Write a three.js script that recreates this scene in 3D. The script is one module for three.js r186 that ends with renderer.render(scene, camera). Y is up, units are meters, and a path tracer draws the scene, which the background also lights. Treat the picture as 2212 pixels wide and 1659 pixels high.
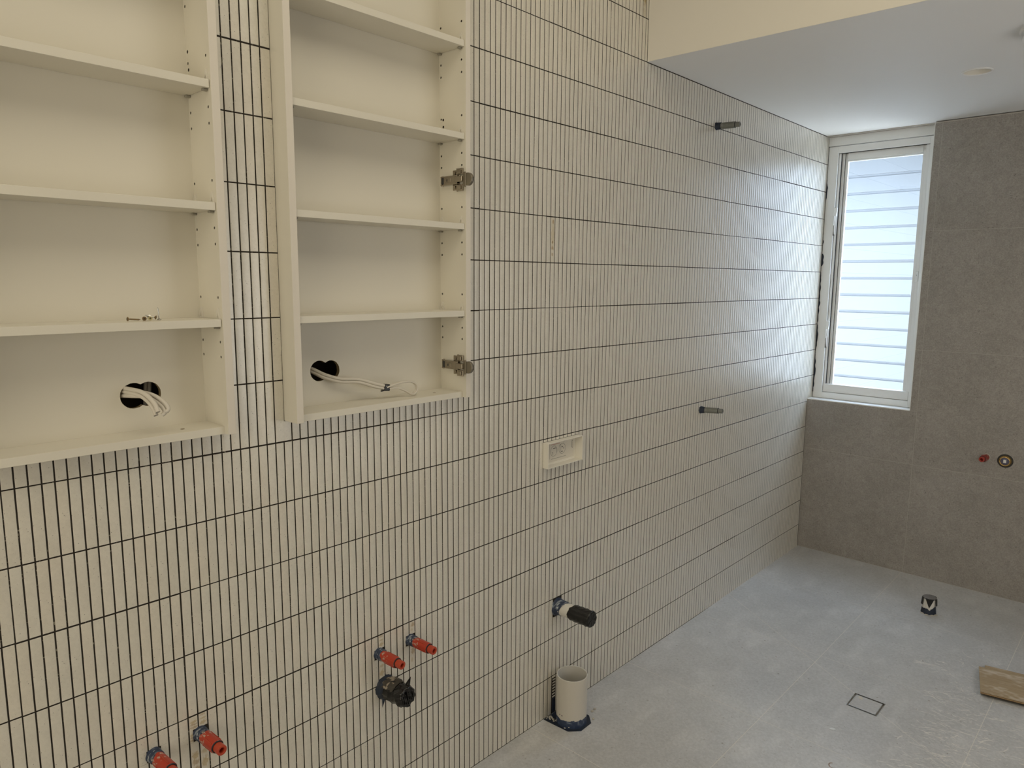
import * as THREE from 'three';
import { mergeGeometries } from 'three/addons/utils/BufferGeometryUtils.js';
import { RoundedBoxGeometry } from 'three/addons/geometries/RoundedBoxGeometry.js';
import { RectAreaLightUniformsLib } from 'three/addons/lights/RectAreaLightUniformsLib.js';

// ---------------------------------------------------------------- camera, sky, lights, exposure
const scene = new THREE.Scene();
const FOCAL = 1544.55;                                   // pixels in the 2212 x 1659 frame
const camera = new THREE.PerspectiveCamera(2 * Math.atan(829.5 / FOCAL) * 180 / Math.PI, 2212 / 1659, 0.05, 60);
const EYE = new THREE.Vector3(-0.285, 1.5657, 1.5307);
camera.position.copy(EYE);
{
  const right = new THREE.Vector3(0.68275, 0.00737, 0.73062), down = new THREE.Vector3(-0.10035, -0.98953, 0.10376), fwd = new THREE.Vector3(0.72373, -0.14416, -0.67486);
  camera.quaternion.setFromRotationMatrix(new THREE.Matrix4().makeBasis(right, down.clone().negate(), fwd.clone().negate()));
}
scene.background = new THREE.Color().setRGB(9.0, 10.6, 13.0);   // bright, even, hazy blue-white daylight sky
const renderer = new THREE.WebGLRenderer();
renderer.toneMapping = THREE.LinearToneMapping;
renderer.toneMappingExposure = 1.0;
renderer.shadowMap.enabled = true;
RectAreaLightUniformsLib.init();
// high sun standing over the side passage: it lights the concrete path outside the window, not the room
const sun = new THREE.DirectionalLight(lin3(1.0, 0.98, 0.95), 30); sun.position.set(4.83, 12, 3); sun.target.position.set(4.83, 0, 0); sun.castShadow = true;
sun.shadow.mapSize.set(2048, 2048); Object.assign(sun.shadow.camera, { left: -8, right: 8, top: 8, bottom: -8, near: 1, far: 30 }); scene.add(sun, sun.target);
function lin3(r, g, b) { return new THREE.Color().setRGB(r, g, b); }
function areaLight(color, intensity, w, h, pos, target) {
  const l = new THREE.RectAreaLight(new THREE.Color().setRGB(...color), intensity, w, h);
  l.position.set(...pos); l.lookAt(...target); scene.add(l); return l;
}
// daylight that the room gets from behind the camera: a diffused skylight in the raised ceiling, a glazed door, plus an added side pane for fill
const SKYLIGHT = { x: 0.4, z: 1.3, w: 2.2, h: 1.2, y: 3.05, rgb: [1.0, 0.9, 0.7], glow: 1.45 };
const FILLWIN = { x: 2.2, y: 1.3, w: 1.5, h: 1.2, z: 2.5, rgb: [1.0, 0.98, 0.94], glow: 1.25 };  // added glow that fills the far end; no window known on this side
const DOOR = { z: 1.25, y: 1.55, w: 1.5, h: 1.8, x: -1.7, rgb: [1.0, 0.9, 0.7], glow: 1.45 };
areaLight(SKYLIGHT.rgb, SKYLIGHT.glow, SKYLIGHT.w, SKYLIGHT.h, [SKYLIGHT.x, SKYLIGHT.y - 0.03, SKYLIGHT.z], [SKYLIGHT.x, 0, SKYLIGHT.z - 0.001]);
areaLight(FILLWIN.rgb, FILLWIN.glow, FILLWIN.w, FILLWIN.h, [FILLWIN.x, FILLWIN.y, FILLWIN.z - 0.03], [FILLWIN.x, FILLWIN.y, 0]);
areaLight(DOOR.rgb, DOOR.glow, DOOR.w, DOOR.h, [DOOR.x + 0.03, DOOR.y, DOOR.z], [4, DOOR.y, DOOR.z]);

// ---------------------------------------------------------------- helpers
let seed = 12345;
const rnd = () => { seed |= 0; seed = seed + 0x6D2B79F5 | 0; let t = Math.imul(seed ^ seed >>> 15, 1 | seed); t = t + Math.imul(t ^ t >>> 7, 61 | t) ^ t; return ((t ^ t >>> 14) >>> 0) / 4294967296; };
const rr = (a, b) => a + (b - a) * rnd();
const lin = (r, g, b) => new THREE.Color().setRGB(r, g, b);
const taken = {};
function numbered(name) { const n = taken[name] = (taken[name] ?? -1) + 1; return n ? name + '_' + String(n).padStart(3, '0') : name; }
function shade(o) { o.castShadow = true; o.receiveShadow = true; return o; }
function mesh(name, geo, m, parent) { const o = shade(new THREE.Mesh(Array.isArray(geo) ? merge(geo) : geo, m)); o.name = name; parent.add(o); return o; }
function merge(list) { return mergeGeometries(list.map((g) => { g = g.index ? g.toNonIndexed() : g; for (const k of Object.keys(g.attributes)) if (!['position', 'normal', 'uv'].includes(k)) g.deleteAttribute(k); g.clearGroups(); return g; }), false); }
function structure(name, geo, m) { const o = geo ? mesh(numbered(name), geo, m, scene) : new THREE.Group(); if (!geo) { o.name = numbered(name); scene.add(o); } o.userData.kind = 'structure'; return o; }
function thing(name, label, category, pos = [0, 0, 0], group) { const o = new THREE.Group(); o.name = numbered(name); o.position.set(...pos); scene.add(o); o.userData = { label, category }; if (group) o.userData.group = group; return o; }
function single(name, label, category, geo, m, group) { const o = mesh(numbered(name), geo, m, scene); o.userData = { label, category }; if (group) o.userData.group = group; return o; }
// a box from corner to corner, uv in metres
function bx(x0, x1, y0, y1, z0, z1) {
  const g = new THREE.BoxGeometry(x1 - x0, y1 - y0, z1 - z0); g.translate((x0 + x1) / 2, (y0 + y1) / 2, (z0 + z1) / 2); return metreUV(g);
}
function rb(x0, x1, y0, y1, z0, z1, r = 0.0012, seg = 2) {
  const g = new RoundedBoxGeometry(x1 - x0, y1 - y0, z1 - z0, seg, r); g.translate((x0 + x1) / 2, (y0 + y1) / 2, (z0 + z1) / 2); return metreUV(g);
}
function metreUV(g, ou = 0, ov = 0) {
  const p = g.attributes.position, n = g.attributes.normal, uv = new Float32Array(p.count * 2);
  for (let i = 0; i < p.count; i++) {
    const ax = Math.abs(n.getX(i)), ay = Math.abs(n.getY(i)), az = Math.abs(n.getZ(i)), x = p.getX(i), y = p.getY(i), z = p.getZ(i);
    const [u, v] = az >= ax && az >= ay ? [x, y] : ax >= ay ? [z, y] : [x, z];
    uv[2 * i] = u + ou; uv[2 * i + 1] = v + ov;
  }
  g.setAttribute('uv', new THREE.BufferAttribute(uv, 2)); return g;
}
function lathe(profile, seg = 28) { return new THREE.LatheGeometry(profile.map(([r, h]) => new THREE.Vector2(Math.max(r, 1e-5), h)), seg); }
const alongZ = (g) => g.rotateX(Math.PI / 2);           // lathe axis +y becomes +z
function tube(points, r, seg = 60, rad = 10) { return new THREE.TubeGeometry(new THREE.CatmullRomCurve3(points.map((p) => new THREE.Vector3(...p))), seg, r, rad, false); }
function jitter(g, amount, freq, s = 0) {               // pushes vertices along their normals with smooth noise: crumpled plastic, torn membrane
  const p = g.attributes.position, n = g.attributes.normal;
  for (let i = 0; i < p.count; i++) {
    const x = p.getX(i) * freq, y = p.getY(i) * freq, z = p.getZ(i) * freq;
    const d = amount * (Math.sin(x * 1.7 + y * 2.3 + s) * Math.cos(z * 1.9 - y * 1.3 + s * 2) + 0.5 * Math.sin(x * 4.1 - z * 3.7 + s));
    p.setXYZ(i, p.getX(i) + n.getX(i) * d, p.getY(i) + n.getY(i) * d, p.getZ(i) + n.getZ(i) * d);
  }
  g.computeVertexNormals(); return g;
}

// ---------------------------------------------------------------- computed textures
function hash2(x, y, s) { let h = Math.imul(x, 374761393) ^ Math.imul(y, 668265263) ^ Math.imul(s, 1442695041); h = Math.imul(h ^ h >>> 13, 1274126177); return ((h ^ h >>> 16) >>> 0) / 4294967296; }
function vnoise(x, y, per, s) {                          // tiling value noise
  const xi = Math.floor(x), yi = Math.floor(y), fx = x - xi, fy = y - yi, u = fx * fx * (3 - 2 * fx), v = fy * fy * (3 - 2 * fy), w = (a) => ((a % per) + per) % per;
  const a = hash2(w(xi), w(yi), s), b = hash2(w(xi + 1), w(yi), s), c = hash2(w(xi), w(yi + 1), s), d = hash2(w(xi + 1), w(yi + 1), s);
  return a + (b - a) * u + (c - a) * v + (a - b - c + d) * u * v;
}
function paint(size, fn) {
  const d = new Uint8Array(size * size * 4);
  for (let j = 0; j < size; j++) for (let i = 0; i < size; i++) { const c = fn(i, j), k = 4 * (j * size + i); for (let q = 0; q < 3; q++) d[k + q] = Math.max(0, Math.min(255, c[q])); d[k + 3] = 255; }
  return d;
}
function dots(d, size, n, rmin, rmax, col, alpha, stretch = 1, wob = 0) {   // little round or stretched marks
  for (let k = 0; k < n; k++) {
    const cx = rnd() * size, cy = rnd() * size, r = rr(rmin, rmax), a = rnd() * Math.PI, st = 1 + rnd() * (stretch - 1), al = alpha * rr(0.5, 1), R = Math.ceil(r * st) + 1, ca = Math.cos(a), sa = Math.sin(a);
    for (let y = -R; y <= R; y++) for (let x = -R; x <= R; x++) {
      const u = (x * ca + y * sa) / st, v = -x * sa + y * ca + wob * Math.sin(u * 1.3 + k), q = Math.hypot(u, v) / r; if (q > 1) continue;
      const i = ((Math.floor(cx + x) % size) + size) % size, j = ((Math.floor(cy + y) % size) + size) % size, m = 4 * (j * size + i), f = al * Math.min(1, (1 - q) * 2.2);
      for (let c = 0; c < 3; c++) d[m + c] += (col[c] - d[m + c]) * f;
    }
  }
}
function texture(d, size, perMetre, srgb = true) {
  const t = new THREE.DataTexture(d, size, size, THREE.RGBAFormat); t.wrapS = t.wrapT = THREE.RepeatWrapping; t.magFilter = THREE.LinearFilter; t.minFilter = THREE.LinearMipmapLinearFilter; t.generateMipmaps = true;
  t.repeat.set(perMetre, perMetre); if (srgb) t.colorSpace = THREE.SRGBColorSpace; t.needsUpdate = true; return t;
}
// glazed finger tile: off-white with fine iron specks
const tileData = paint(512, (i, j) => { const n = (vnoise(i / 64, j / 64, 8, 1) - 0.5) * 7 + (vnoise(i / 9, j / 9, 57, 2) - 0.5) * 7 + (hash2(i, j, 3) - 0.5) * 9; return [221 + n, 216 + n, 204 + n]; });
dots(tileData, 512, 900, 0.7, 1.2, [120, 108, 92], 0.55);
dots(tileData, 512, 120, 0.9, 1.7, [52, 44, 38], 0.9);
const tileTex = texture(tileData, 512, 4);
// cut stone-look porcelain: warm grey, dark short fossil flecks, pale specks
function stoneData(base, contrast) {
  const d = paint(1024, (i, j) => {
    const n = (vnoise(i / 128, j / 128, 8, 11) - 0.5) * 10 * contrast + (vnoise(i / 20, j / 20, 52, 12) - 0.5) * 10 * contrast + (vnoise(i / 4, j / 4, 256, 13) - 0.5) * 18 * contrast + (hash2(i, j, 14) - 0.5) * 27 * contrast;
    return [base[0] + n, base[1] + n, base[2] + n];
  });
  dots(d, 1024, 4200, 0.9, 1.9, base.map((c) => c * 0.74), 0.45 * contrast, 2.0, 0.8);
  dots(d, 1024, 700, 1.0, 2.3, base.map((c) => c * 0.55), 0.55 * contrast, 2.6, 1.2);
  dots(d, 1024, 2600, 1, 2, base.map((c) => Math.min(255, c * 1.25)), 0.5 * contrast, 1.8);
  return d;
}
const stoneTex = texture(stoneData([154, 149, 143], 0.9), 1024, 1 / 1.2);
// floor: the same stone under building dust, scuffs and scratches (mapped 2.6 m x 2.6 m from x = 1.3, z = 0)
const FS = 2048, FM = 2.6, floorData = paint(FS, (i, j) => {
  const x = i / FS * FM + 1.3, z = j / FS * FM;
  let n = (vnoise(i / 256, j / 256, 8, 21) - 0.5) * 12 + (vnoise(i / 60, j / 60, 34, 22) - 0.5) * 9 + (vnoise(i / 5, j / 5, 409, 23) - 0.5) * 14 + (hash2(i, j, 24) - 0.5) * 15;
  const dust = Math.max(0, vnoise(i / 90 + 3, j / 40, 22, 25) - 0.6) * 24;
  return [190 + n + dust, 190 + n + dust * 0.98, 189 + n + dust * 0.92];
});
dots(floorData, FS, 2600, 1, 2.2, [140, 136, 130], 0.45, 2, 0.5);
dots(floorData, FS, 220, 1.0, 2.6, [112, 104, 94], 0.6, 2.6, 1);
dots(floorData, FS, 900, 1, 2, [214, 212, 208], 0.5, 2);
{ // scuffs of white dust by the boards and along the walkway, one ring stain, a few dark crumbs
  const put = (x, z, r, col, a) => { const cx = (x - 1.3) / FM * FS, cy = z / FM * FS, R = Math.ceil(r) + 1; for (let v = -R; v <= R; v++) for (let u = -R; u <= R; u++) { const q = Math.hypot(u, v) / r; if (q > 1) continue; const i = Math.floor(cx + u), j = Math.floor(cy + v); if (i < 0 || j < 0 || i >= FS || j >= FS) continue; const m = 4 * (j * FS + i); for (let c = 0; c < 3; c++) floorData[m + c] += (col[c] - floorData[m + c]) * a * (1 - q * 0.6); } };
  const stroke = (x, z, len, ang, bend, r, col, a) => { const n = Math.ceil(len * FS / FM); for (let k = 0; k < n; k++) { const t = k / n; const b = ang + bend * t; x += Math.cos(b) * len / n; z += Math.sin(b) * len / n; if (vnoise(k / 9, x * 50, 999, 31) > 0.32) put(x, z, r * (0.6 + 0.6 * vnoise(k / 15, z * 40, 999, 32)), col, a); } };
  const white = [240, 235, 226];
  for (let k = 0; k < 420; k++) { const t = rnd(); stroke(rr(2.05, 2.95) - 0.25 * t, 0.98 + 0.4 * rnd() * rnd() + 0.08 * t, rr(0.01, 0.075), rr(0.9, 1.9) + Math.PI * (rnd() > 0.5), rr(-1, 1), rr(1, 2.0), white, rr(0.15, 0.42)); }
  for (let k = 0; k < 60; k++) stroke(rr(2.75, 3.15), rr(0.98, 1.12), rr(0.01, 0.06), rr(0, 6.3), rr(-1.5, 1.5), rr(1, 2), white, rr(0.15, 0.4));
  for (let k = 0; k < 26; k++) stroke(2.92 + rr(-0.03, 0.05), 0.78 + rr(0, 0.15), rr(0.02, 0.07), 1.5 + rr(-0.3, 0.3), rr(-0.4, 0.4), rr(1, 1.8), white, rr(0.2, 0.5));
  for (let k = 0; k < 45; k++) stroke(rr(1.6, 3.6), rr(0.05, 1.1), rr(0.03, 0.2), rr(0, 6.3), rr(-1.6, 1.6), rr(0.8, 1.3), [206, 205, 204], 0.22);
  for (let k = 0; k < 24; k++) put(rr(1.6, 3.5), rr(0.05, 1.15), rr(1.6, 3.2), [96, 86, 74], 0.6);
  stroke(1.995, 0.862, 0.05, -2.6, 3.6, 2, [120, 86, 56], 0.6);
  put(2.475, 0.785, 7, [206, 198, 178], 0.8); put(2.468, 0.79, 6, [206, 198, 178], 0.7);
}
const floorTex = texture(floorData, FS, 1 / FM);
// tile backed by bare adhesive stains
function stainedTile(s, marks) {
  const d = paint(256, (i, j) => { const n = (vnoise(i / 20, j / 20, 13, s) - 0.5) * 8 + (hash2(i, j, s) - 0.5) * 9; return [219 + n, 213 + n, 200 + n]; });
  for (const [u, v, w, h, col, a] of marks) for (let j = 0; j < 256; j++) for (let i = 0; i < 256; i++) {
    const e = Math.hypot((i / 256 - u) / w, (j / 256 - v) / h) + (vnoise(i / 12, j / 12, 99, s + 5) - 0.5) * 0.9; if (e > 1) continue;
    const k = 4 * (j * 256 + i), f = a * Math.min(1, (1 - e) * 3) * (0.6 + 0.5 * vnoise(i / 6, j / 8, 99, s + 6)); for (let c = 0; c < 3; c++) d[k + c] += (col[c] - d[k + c]) * f;
  }
  return texture(d, 256, 1);
}
// blue waterproofing with plaster smears
const membraneData = paint(256, (i, j) => { const n = vnoise(i / 22, j / 14, 99, 41), m = vnoise(i / 6, j / 6, 99, 42), w = Math.max(0, n * 0.7 + m * 0.3 - 0.55) * 3; return [46 + w * 140, 57 + w * 135, 80 + w * 112]; });
const membraneTex = texture(membraneData, 256, 1);
const navyData = paint(128, (i, j) => { const n = vnoise(i / 16, j / 16, 8, 45), m = hash2(i, j, 46) * 10; return [20 + n * 16 + m * 0.5, 27 + n * 20 + m * 0.5, 40 + n * 26 + m * 0.6]; });
const navyTex = texture(navyData, 128, 1);
function smearedTex(base, smear, s, blueTo) {             // v = 0 at the wall, 1 at the open end: membrane paint, then plaster smears on bare plastic
  const d = paint(256, (i, j) => {
    const v = j / 256 + (vnoise(i / 26, j / 26, 99, s) - 0.5) * 0.22, pl = vnoise(i / 14, j / 30, 99, s + 1) * 0.65 + vnoise(i / 5, j / 7, 99, s + 2) * 0.35;
    let c = base; if (v < blueTo) c = [54, 62, 84];
    const f = pl > 0.58 && v < 0.62 ? Math.min(0.85, (pl - 0.58) * 7) : 0;
    return c.map((q, k) => q + (smear[k] - q) * f);
  });
  return texture(d, 256, 1);
}
// ply sheet: long grain, plaster dust patches
const plyData = paint(512, (i, j) => { const g = (vnoise(i / 6, j / 90, 99, 51) - 0.5) * 16 + (hash2(i, j >> 3, 52) - 0.5) * 8, p = Math.max(0, vnoise(i / 45, j / 70, 99, 53) * 0.7 + vnoise(i / 8, j / 16, 99, 54) * 0.4 - 0.55) * 1.9; return [164 + g + (206 - 164) * p, 144 + g + (194 - 144) * p, 114 + g + (178 - 114) * p]; });
const plyTex = texture(plyData, 512, 2);
// grout bed: near-black brown adhesive with scraps of pale sheet mesh
const groutData = paint(512, (i, j) => { const n = vnoise(i / 10, j / 10, 51, 61) * 14 + hash2(i, j, 62) * 8, w = vnoise(i / 3, j / 3, 170, 63) > 0.86 && vnoise(i / 60, j / 60, 8, 64) > 0.52 ? 95 : 0; return [30 + n + w, 24 + n + w, 18 + n + w * 0.9]; });
const groutTex = texture(groutData, 512, 2);
const plasterBump = texture(paint(256, (i, j) => { const n = 128 + (vnoise(i / 3, j / 3, 85, 71) - 0.5) * 70 + (vnoise(i / 20, j / 20, 13, 72) - 0.5) * 80; return [n, n, n]; }), 256, 4, false);
const tileBump = texture(paint(512, (i, j) => { const n = 128 + (vnoise(i / 7, j / 30, 73, 81) - 0.5) * 120 + (vnoise(i / 3, j / 3, 170, 82) - 0.5) * 40; return [n, n, n]; }), 512, 4, false);

// ---------------------------------------------------------------- materials
const std = (o) => new THREE.MeshStandardMaterial(o), phy = (o) => new THREE.MeshPhysicalMaterial(o);
const M = {
  tile: [[1, 1, 1], [0.97, 0.968, 0.96], [1.0, 0.985, 0.965], [0.985, 0.99, 0.99]].map((c) => phy({ color: lin(...c), map: tileTex, roughness: 0.38, bumpMap: tileBump, bumpScale: 0.00012, specularIntensity: 1, ior: 2.2, clearcoat: 1, clearcoatRoughness: 0.28 })),
  grout: std({ map: groutTex, roughness: 0.95 }),
  stone: std({ map: stoneTex, roughness: 0.55 }),
  floor: std({ map: floorTex, roughness: 0.38 }),
  stoneGrout: std({ color: lin(0.47, 0.44, 0.4), roughness: 0.9 }),
  floorGrout: std({ color: lin(0.72, 0.69, 0.63), roughness: 0.9 }),
  melamine: std({ color: lin(0.74, 0.705, 0.615), roughness: 0.42 }),
  edge: std({ color: lin(0.74, 0.69, 0.615), roughness: 0.5 }),
  rawBoard: std({ color: lin(0.1, 0.065, 0.035), roughness: 0.95, side: THREE.DoubleSide }),
  chip: std({ color: lin(0.24, 0.18, 0.09), roughness: 0.95 }),
  cavity: std({ color: lin(0.16, 0.13, 0.095), roughness: 1 }),
  plaster: std({ color: lin(0.83, 0.795, 0.72), roughness: 0.85, bumpMap: plasterBump, bumpScale: 0.0002 }),
  ceiling: std({ color: lin(0.84, 0.84, 0.835), roughness: 0.6, bumpMap: plasterBump, bumpScale: 0.0002 }),
  frame: std({ color: lin(0.84, 0.85, 0.835), roughness: 0.38 }),
  gasket: std({ color: lin(0.035, 0.035, 0.035), roughness: 0.7 }),
  glass: phy({ color: lin(0.93, 0.97, 1), transmission: 1, thickness: 0, roughness: 0, ior: 1.5 }),
  steel: std({ color: lin(0.62, 0.62, 0.6), metalness: 1, roughness: 0.22 }),
  nickel: std({ color: lin(0.36, 0.32, 0.26), metalness: 1, roughness: 0.12 }),
  brass: std({ color: lin(0.78, 0.55, 0.23), metalness: 1, roughness: 0.25 }),
  zinc: std({ color: lin(0.75, 0.68, 0.42), metalness: 1, roughness: 0.3 }),
  bronze: std({ color: lin(0.28, 0.2, 0.11), metalness: 1, roughness: 0.35 }),
  navy: std({ map: navyTex, roughness: 0.55 }),
  membrane: std({ map: membraneTex, roughness: 0.6 }),
  orange: std({ map: smearedTex([176, 56, 34], [186, 174, 160], 91, 0.3), roughness: 0.4 }),
  orangePlain: std({ color: lin(0.46, 0.055, 0.022), roughness: 0.4 }),
  redPlain: std({ color: lin(0.36, 0.035, 0.022), roughness: 0.45 }),
  redSmear: std({ map: smearedTex([150, 46, 34], [150, 136, 122], 97, 0.0), roughness: 0.5 }),
  greyPlug: std({ map: smearedTex([122, 124, 118], [140, 142, 140], 95, 0.16), roughness: 0.5 }),
  greyPlain: std({ color: lin(0.2, 0.205, 0.19), roughness: 0.5 }),
  blackTape: std({ color: lin(0.005, 0.005, 0.0055), roughness: 0.24 }),
  rubber: std({ color: lin(0.012, 0.011, 0.011), roughness: 0.5 }),
  pvc: std({ color: lin(0.62, 0.6, 0.55), roughness: 0.38 }),
  pvcWhite: std({ color: lin(0.72, 0.7, 0.65), roughness: 0.4 }),
  whitePlastic: std({ color: lin(0.82, 0.79, 0.71), roughness: 0.4 }),
  clipPlastic: std({ color: lin(0.74, 0.71, 0.64), roughness: 0.3 }),
  cable: std({ color: lin(0.66, 0.62, 0.55), roughness: 0.5 }),
  ply: std({ map: plyTex, roughness: 0.8 }),
  plyDark: std({ color: lin(0.13, 0.075, 0.035), roughness: 0.9 }),
  plyLight: std({ color: lin(0.5, 0.34, 0.18), roughness: 0.85 }),
  weatherboard: std({ color: lin(0.145, 0.145, 0.14), roughness: 0.6 }),  // white boards, colour darkened to hold down their outdoor brightness
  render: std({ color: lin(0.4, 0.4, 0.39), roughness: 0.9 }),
  ground: std({ color: lin(0.5, 0.49, 0.46), roughness: 1 }),
  crumb: std({ color: lin(0.52, 0.49, 0.43), roughness: 0.95 }),
  chipWhite: std({ color: lin(0.72, 0.75, 0.78), roughness: 0.6 }),
};

// ---------------------------------------------------------------- dimensions (metres; x along the finger-tile wall, z out from it, y up)
const PITCH = 0.021643, ROW = 0.1475, ENDX = 3.857, WINX = 3.928, CEIL = 2.361, TOPY = 3.05, BACKX = -1.7, RIGHTZ = 2.5;
const bulkX = (z) => 2.0725 + 0.035 * z;
const CAB = [{ x0: -0.136, x1: 0.419 }, { x0: 0.566, x1: 1.121 }], CABY0 = 1.231, CABY1 = 2.69;
const BOX = { x0: 1.513, x1: 1.702, y0: 0.934, y1: 1.022 };

// ---------------------------------------------------------------- wall with finger tiles
{
  const s = new THREE.Shape(); s.moveTo(BACKX - 0.1, -0.1); s.lineTo(4.08, -0.1); s.lineTo(4.08, TOPY + 0.1); s.lineTo(BACKX - 0.1, TOPY + 0.1); s.closePath();
  const hole = (x0, x1, y0, y1) => { const h = new THREE.Path(); h.moveTo(x0, y0); h.lineTo(x0, y1); h.lineTo(x1, y1); h.lineTo(x1, y0); h.closePath(); s.holes.push(h); };
  for (const c of CAB) hole(c.x0, c.x1, CABY0 - 0.001, CABY1);
  hole(BOX.x0, BOX.x1, BOX.y0, BOX.y1);
  const g = new THREE.ExtrudeGeometry(s, { depth: 0.16, bevelEnabled: false }); g.translate(0, 0, -0.1609);
  const wall = structure('wall_left', metreUV(g), M.grout);
  mesh('wall_lining', bx(BACKX - 0.1, 4.08, -0.1, TOPY + 0.1, -0.2, -0.1609), M.cavity, wall);

  const T = 0.004, B = 0.0005, C = 0.0004;
  function tileGeo(w, h, ou, ov, full) {                  // a glazed tile: flat face, eased edges, four sides
    const P = [], N = [], U = [], I = []; const a = w / 2, b = h / 2;
    const quad = (v) => { const k = P.length / 3; for (const [p, n] of v) { P.push(...p); N.push(...n); if (full) U.push((p[0] + a) / w, (p[1] + b) / h); else U.push(p[0] + ou, p[1] + ov); } I.push(k, k + 1, k + 2, k, k + 2, k + 3); };
        const K = 4, A = a - B, zc = (u) => -C * u * u, nc = (u) => [2 * C * u / A, 0, 1];                      // softly crowned face
    for (let k = 0; k < K; k++) { const u = -1 + 2 * k / K, v = u + 2 / K; quad([[[u * A, -b + B, zc(u)], nc(u)], [[v * A, -b + B, zc(v)], nc(v)], [[v * A, b - B, zc(v)], nc(v)], [[u * A, b - B, zc(u)], nc(u)]]); }
    const ring = [[-a, -b], [a, -b], [a, b], [-a, b]], inn = [[-a + B, -b + B], [a - B, -b + B], [a - B, b - B], [-a + B, b - B]], nn = [[0, -1, 0], [1, 0, 0], [0, 1, 0], [-1, 0, 0]];
    for (let k = 0; k < 4; k++) {
      const l = (k + 1) % 4, n = nn[k], m = [n[0] * 0.8, n[1] * 0.8, 0.6], f2 = [n[0] * 0.25, n[1] * 0.25, 0.968];
      quad([[[...ring[k], -B - C], m], [[...ring[l], -B - C], m], [[...inn[l], -C], f2], [[...inn[k], -C], f2]]);
      if (!(k % 2)) { const q = inn[k], q2 = inn[l], y = q[1]; for (let j = 0; j < K; j++) { const sgn = q2[0] > q[0] ? 1 : -1, u = sgn * (-1 + 2 * j / K), v = sgn * (-1 + 2 * (j + 1) / K); quad([[[u * A, y, -C], f2], [[v * A, y, -C], f2], [[v * A, y, zc(v)], f2], [[u * A, y, zc(u)], f2]]); } }
      quad([[[...ring[k], -T], n], [[...ring[l], -T], n], [[...ring[l], -B - C], n], [[...ring[k], -B - C], n]]);
    }
    const g = new THREE.BufferGeometry(); g.setAttribute('position', new THREE.Float32BufferAttribute(P, 3)); g.setAttribute('normal', new THREE.Float32BufferAttribute(N, 3)); g.setAttribute('uv', new THREE.Float32BufferAttribute(U, 2)); g.setIndex(I); return g;
  }
  const GAP = 0.003;
  const holes = [...CAB.map((c) => [c.x0 - 0.0008, c.x1 + 0.0008, CABY0 - 0.0015, CABY1]), [BOX.x0 - 0.001, BOX.x1 + 0.001, BOX.y0 - 0.001, BOX.y1 + 0.001],
    [0.809, 0.842, 0.521, 0.55], [0.919, 0.951, 0.52, 0.551], [0.821, 0.867, 0.4, 0.4575], [0.312, 0.346, 0.527, 0.557], [0.212, 0.242, 0.527, 0.554], [1.582, 1.628, 0.372, 0.442],
    [2.607, 2.633, 2.205, 2.232], [2.583, 2.606, 0.984, 1.01], [1.5825, 1.6005, 0, 0.138]];
  function cut(list, [x0, x1, y0, y1]) {
    const out = [];
    for (const r of list) {
      const [a, b, c, d] = r; if (a >= x1 || b <= x0 || c >= y1 || d <= y0) { out.push(r); continue; }
      if (d > y1) out.push([a, b, y1, d]); if (c < y0) out.push([a, b, c, y0]);
      const lo = Math.max(c, y0), hi = Math.min(d, y1); if (a < x0) out.push([a, x0, lo, hi]); if (b > x1) out.push([x1, b, lo, hi]);
    }
    return out.filter(([a, b, c, d]) => b - a > 0.0025 && d - c > 0.0025);
  }
  const stains = [[0.335, 0.5, 'a'], [0.32, 0.5, 'b'], [0.835, 0.5, 'a'], [0.94, 0.5, 'c'], [1.545, 1.7, 'd'], [2.048, 2.56, 'e'], [0.31, 0.56, 'b']];
  const tan = [176, 150, 98], brown = [150, 116, 74];
  const stainMat = {
    a: phy({ map: stainedTile(201, [[0.5, 0.3, 0.5, 0.16, tan, 0.55], [0.5, 0.62, 0.45, 0.08, tan, 0.45], [0.45, 0.92, 0.4, 0.1, brown, 0.35]]), roughness: 0.4 }),
    b: phy({ map: stainedTile(202, [[0.5, 0.18, 0.55, 0.09, brown, 0.5], [0.5, 0.4, 0.5, 0.08, brown, 0.5], [0.5, 0.6, 0.4, 0.12, tan, 0.6]]), roughness: 0.4 }),
    c: phy({ map: stainedTile(203, [[0.6, 0.75, 0.4, 0.2, brown, 0.5], [0.4, 0.35, 0.3, 0.1, tan, 0.3]]), roughness: 0.4 }),
    d: phy({ map: stainedTile(204, [[0.55, 0.9, 0.3, 0.06, brown, 0.6], [0.4, 0.32, 0.35, 0.05, brown, 0.65], [0.35, 0.45, 0.2, 0.03, [110, 84, 52], 0.6], [0.4, 0.18, 0.3, 0.04, brown, 0.4], [0.5, 0.6, 0.6, 0.3, tan, 0.3]]), roughness: 0.4 }),
    e: phy({ map: stainedTile(205, [[0.5, 0.62, 0.7, 0.4, [150, 124, 70], 0.8], [0.4, 0.1, 0.5, 0.14, [205, 196, 176], 0.7]]), roughness: 0.4 }),
  };
  const pieces = [], V = new THREE.Vector3();
  camera.updateMatrixWorld(true); camera.updateProjectionMatrix();
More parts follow.
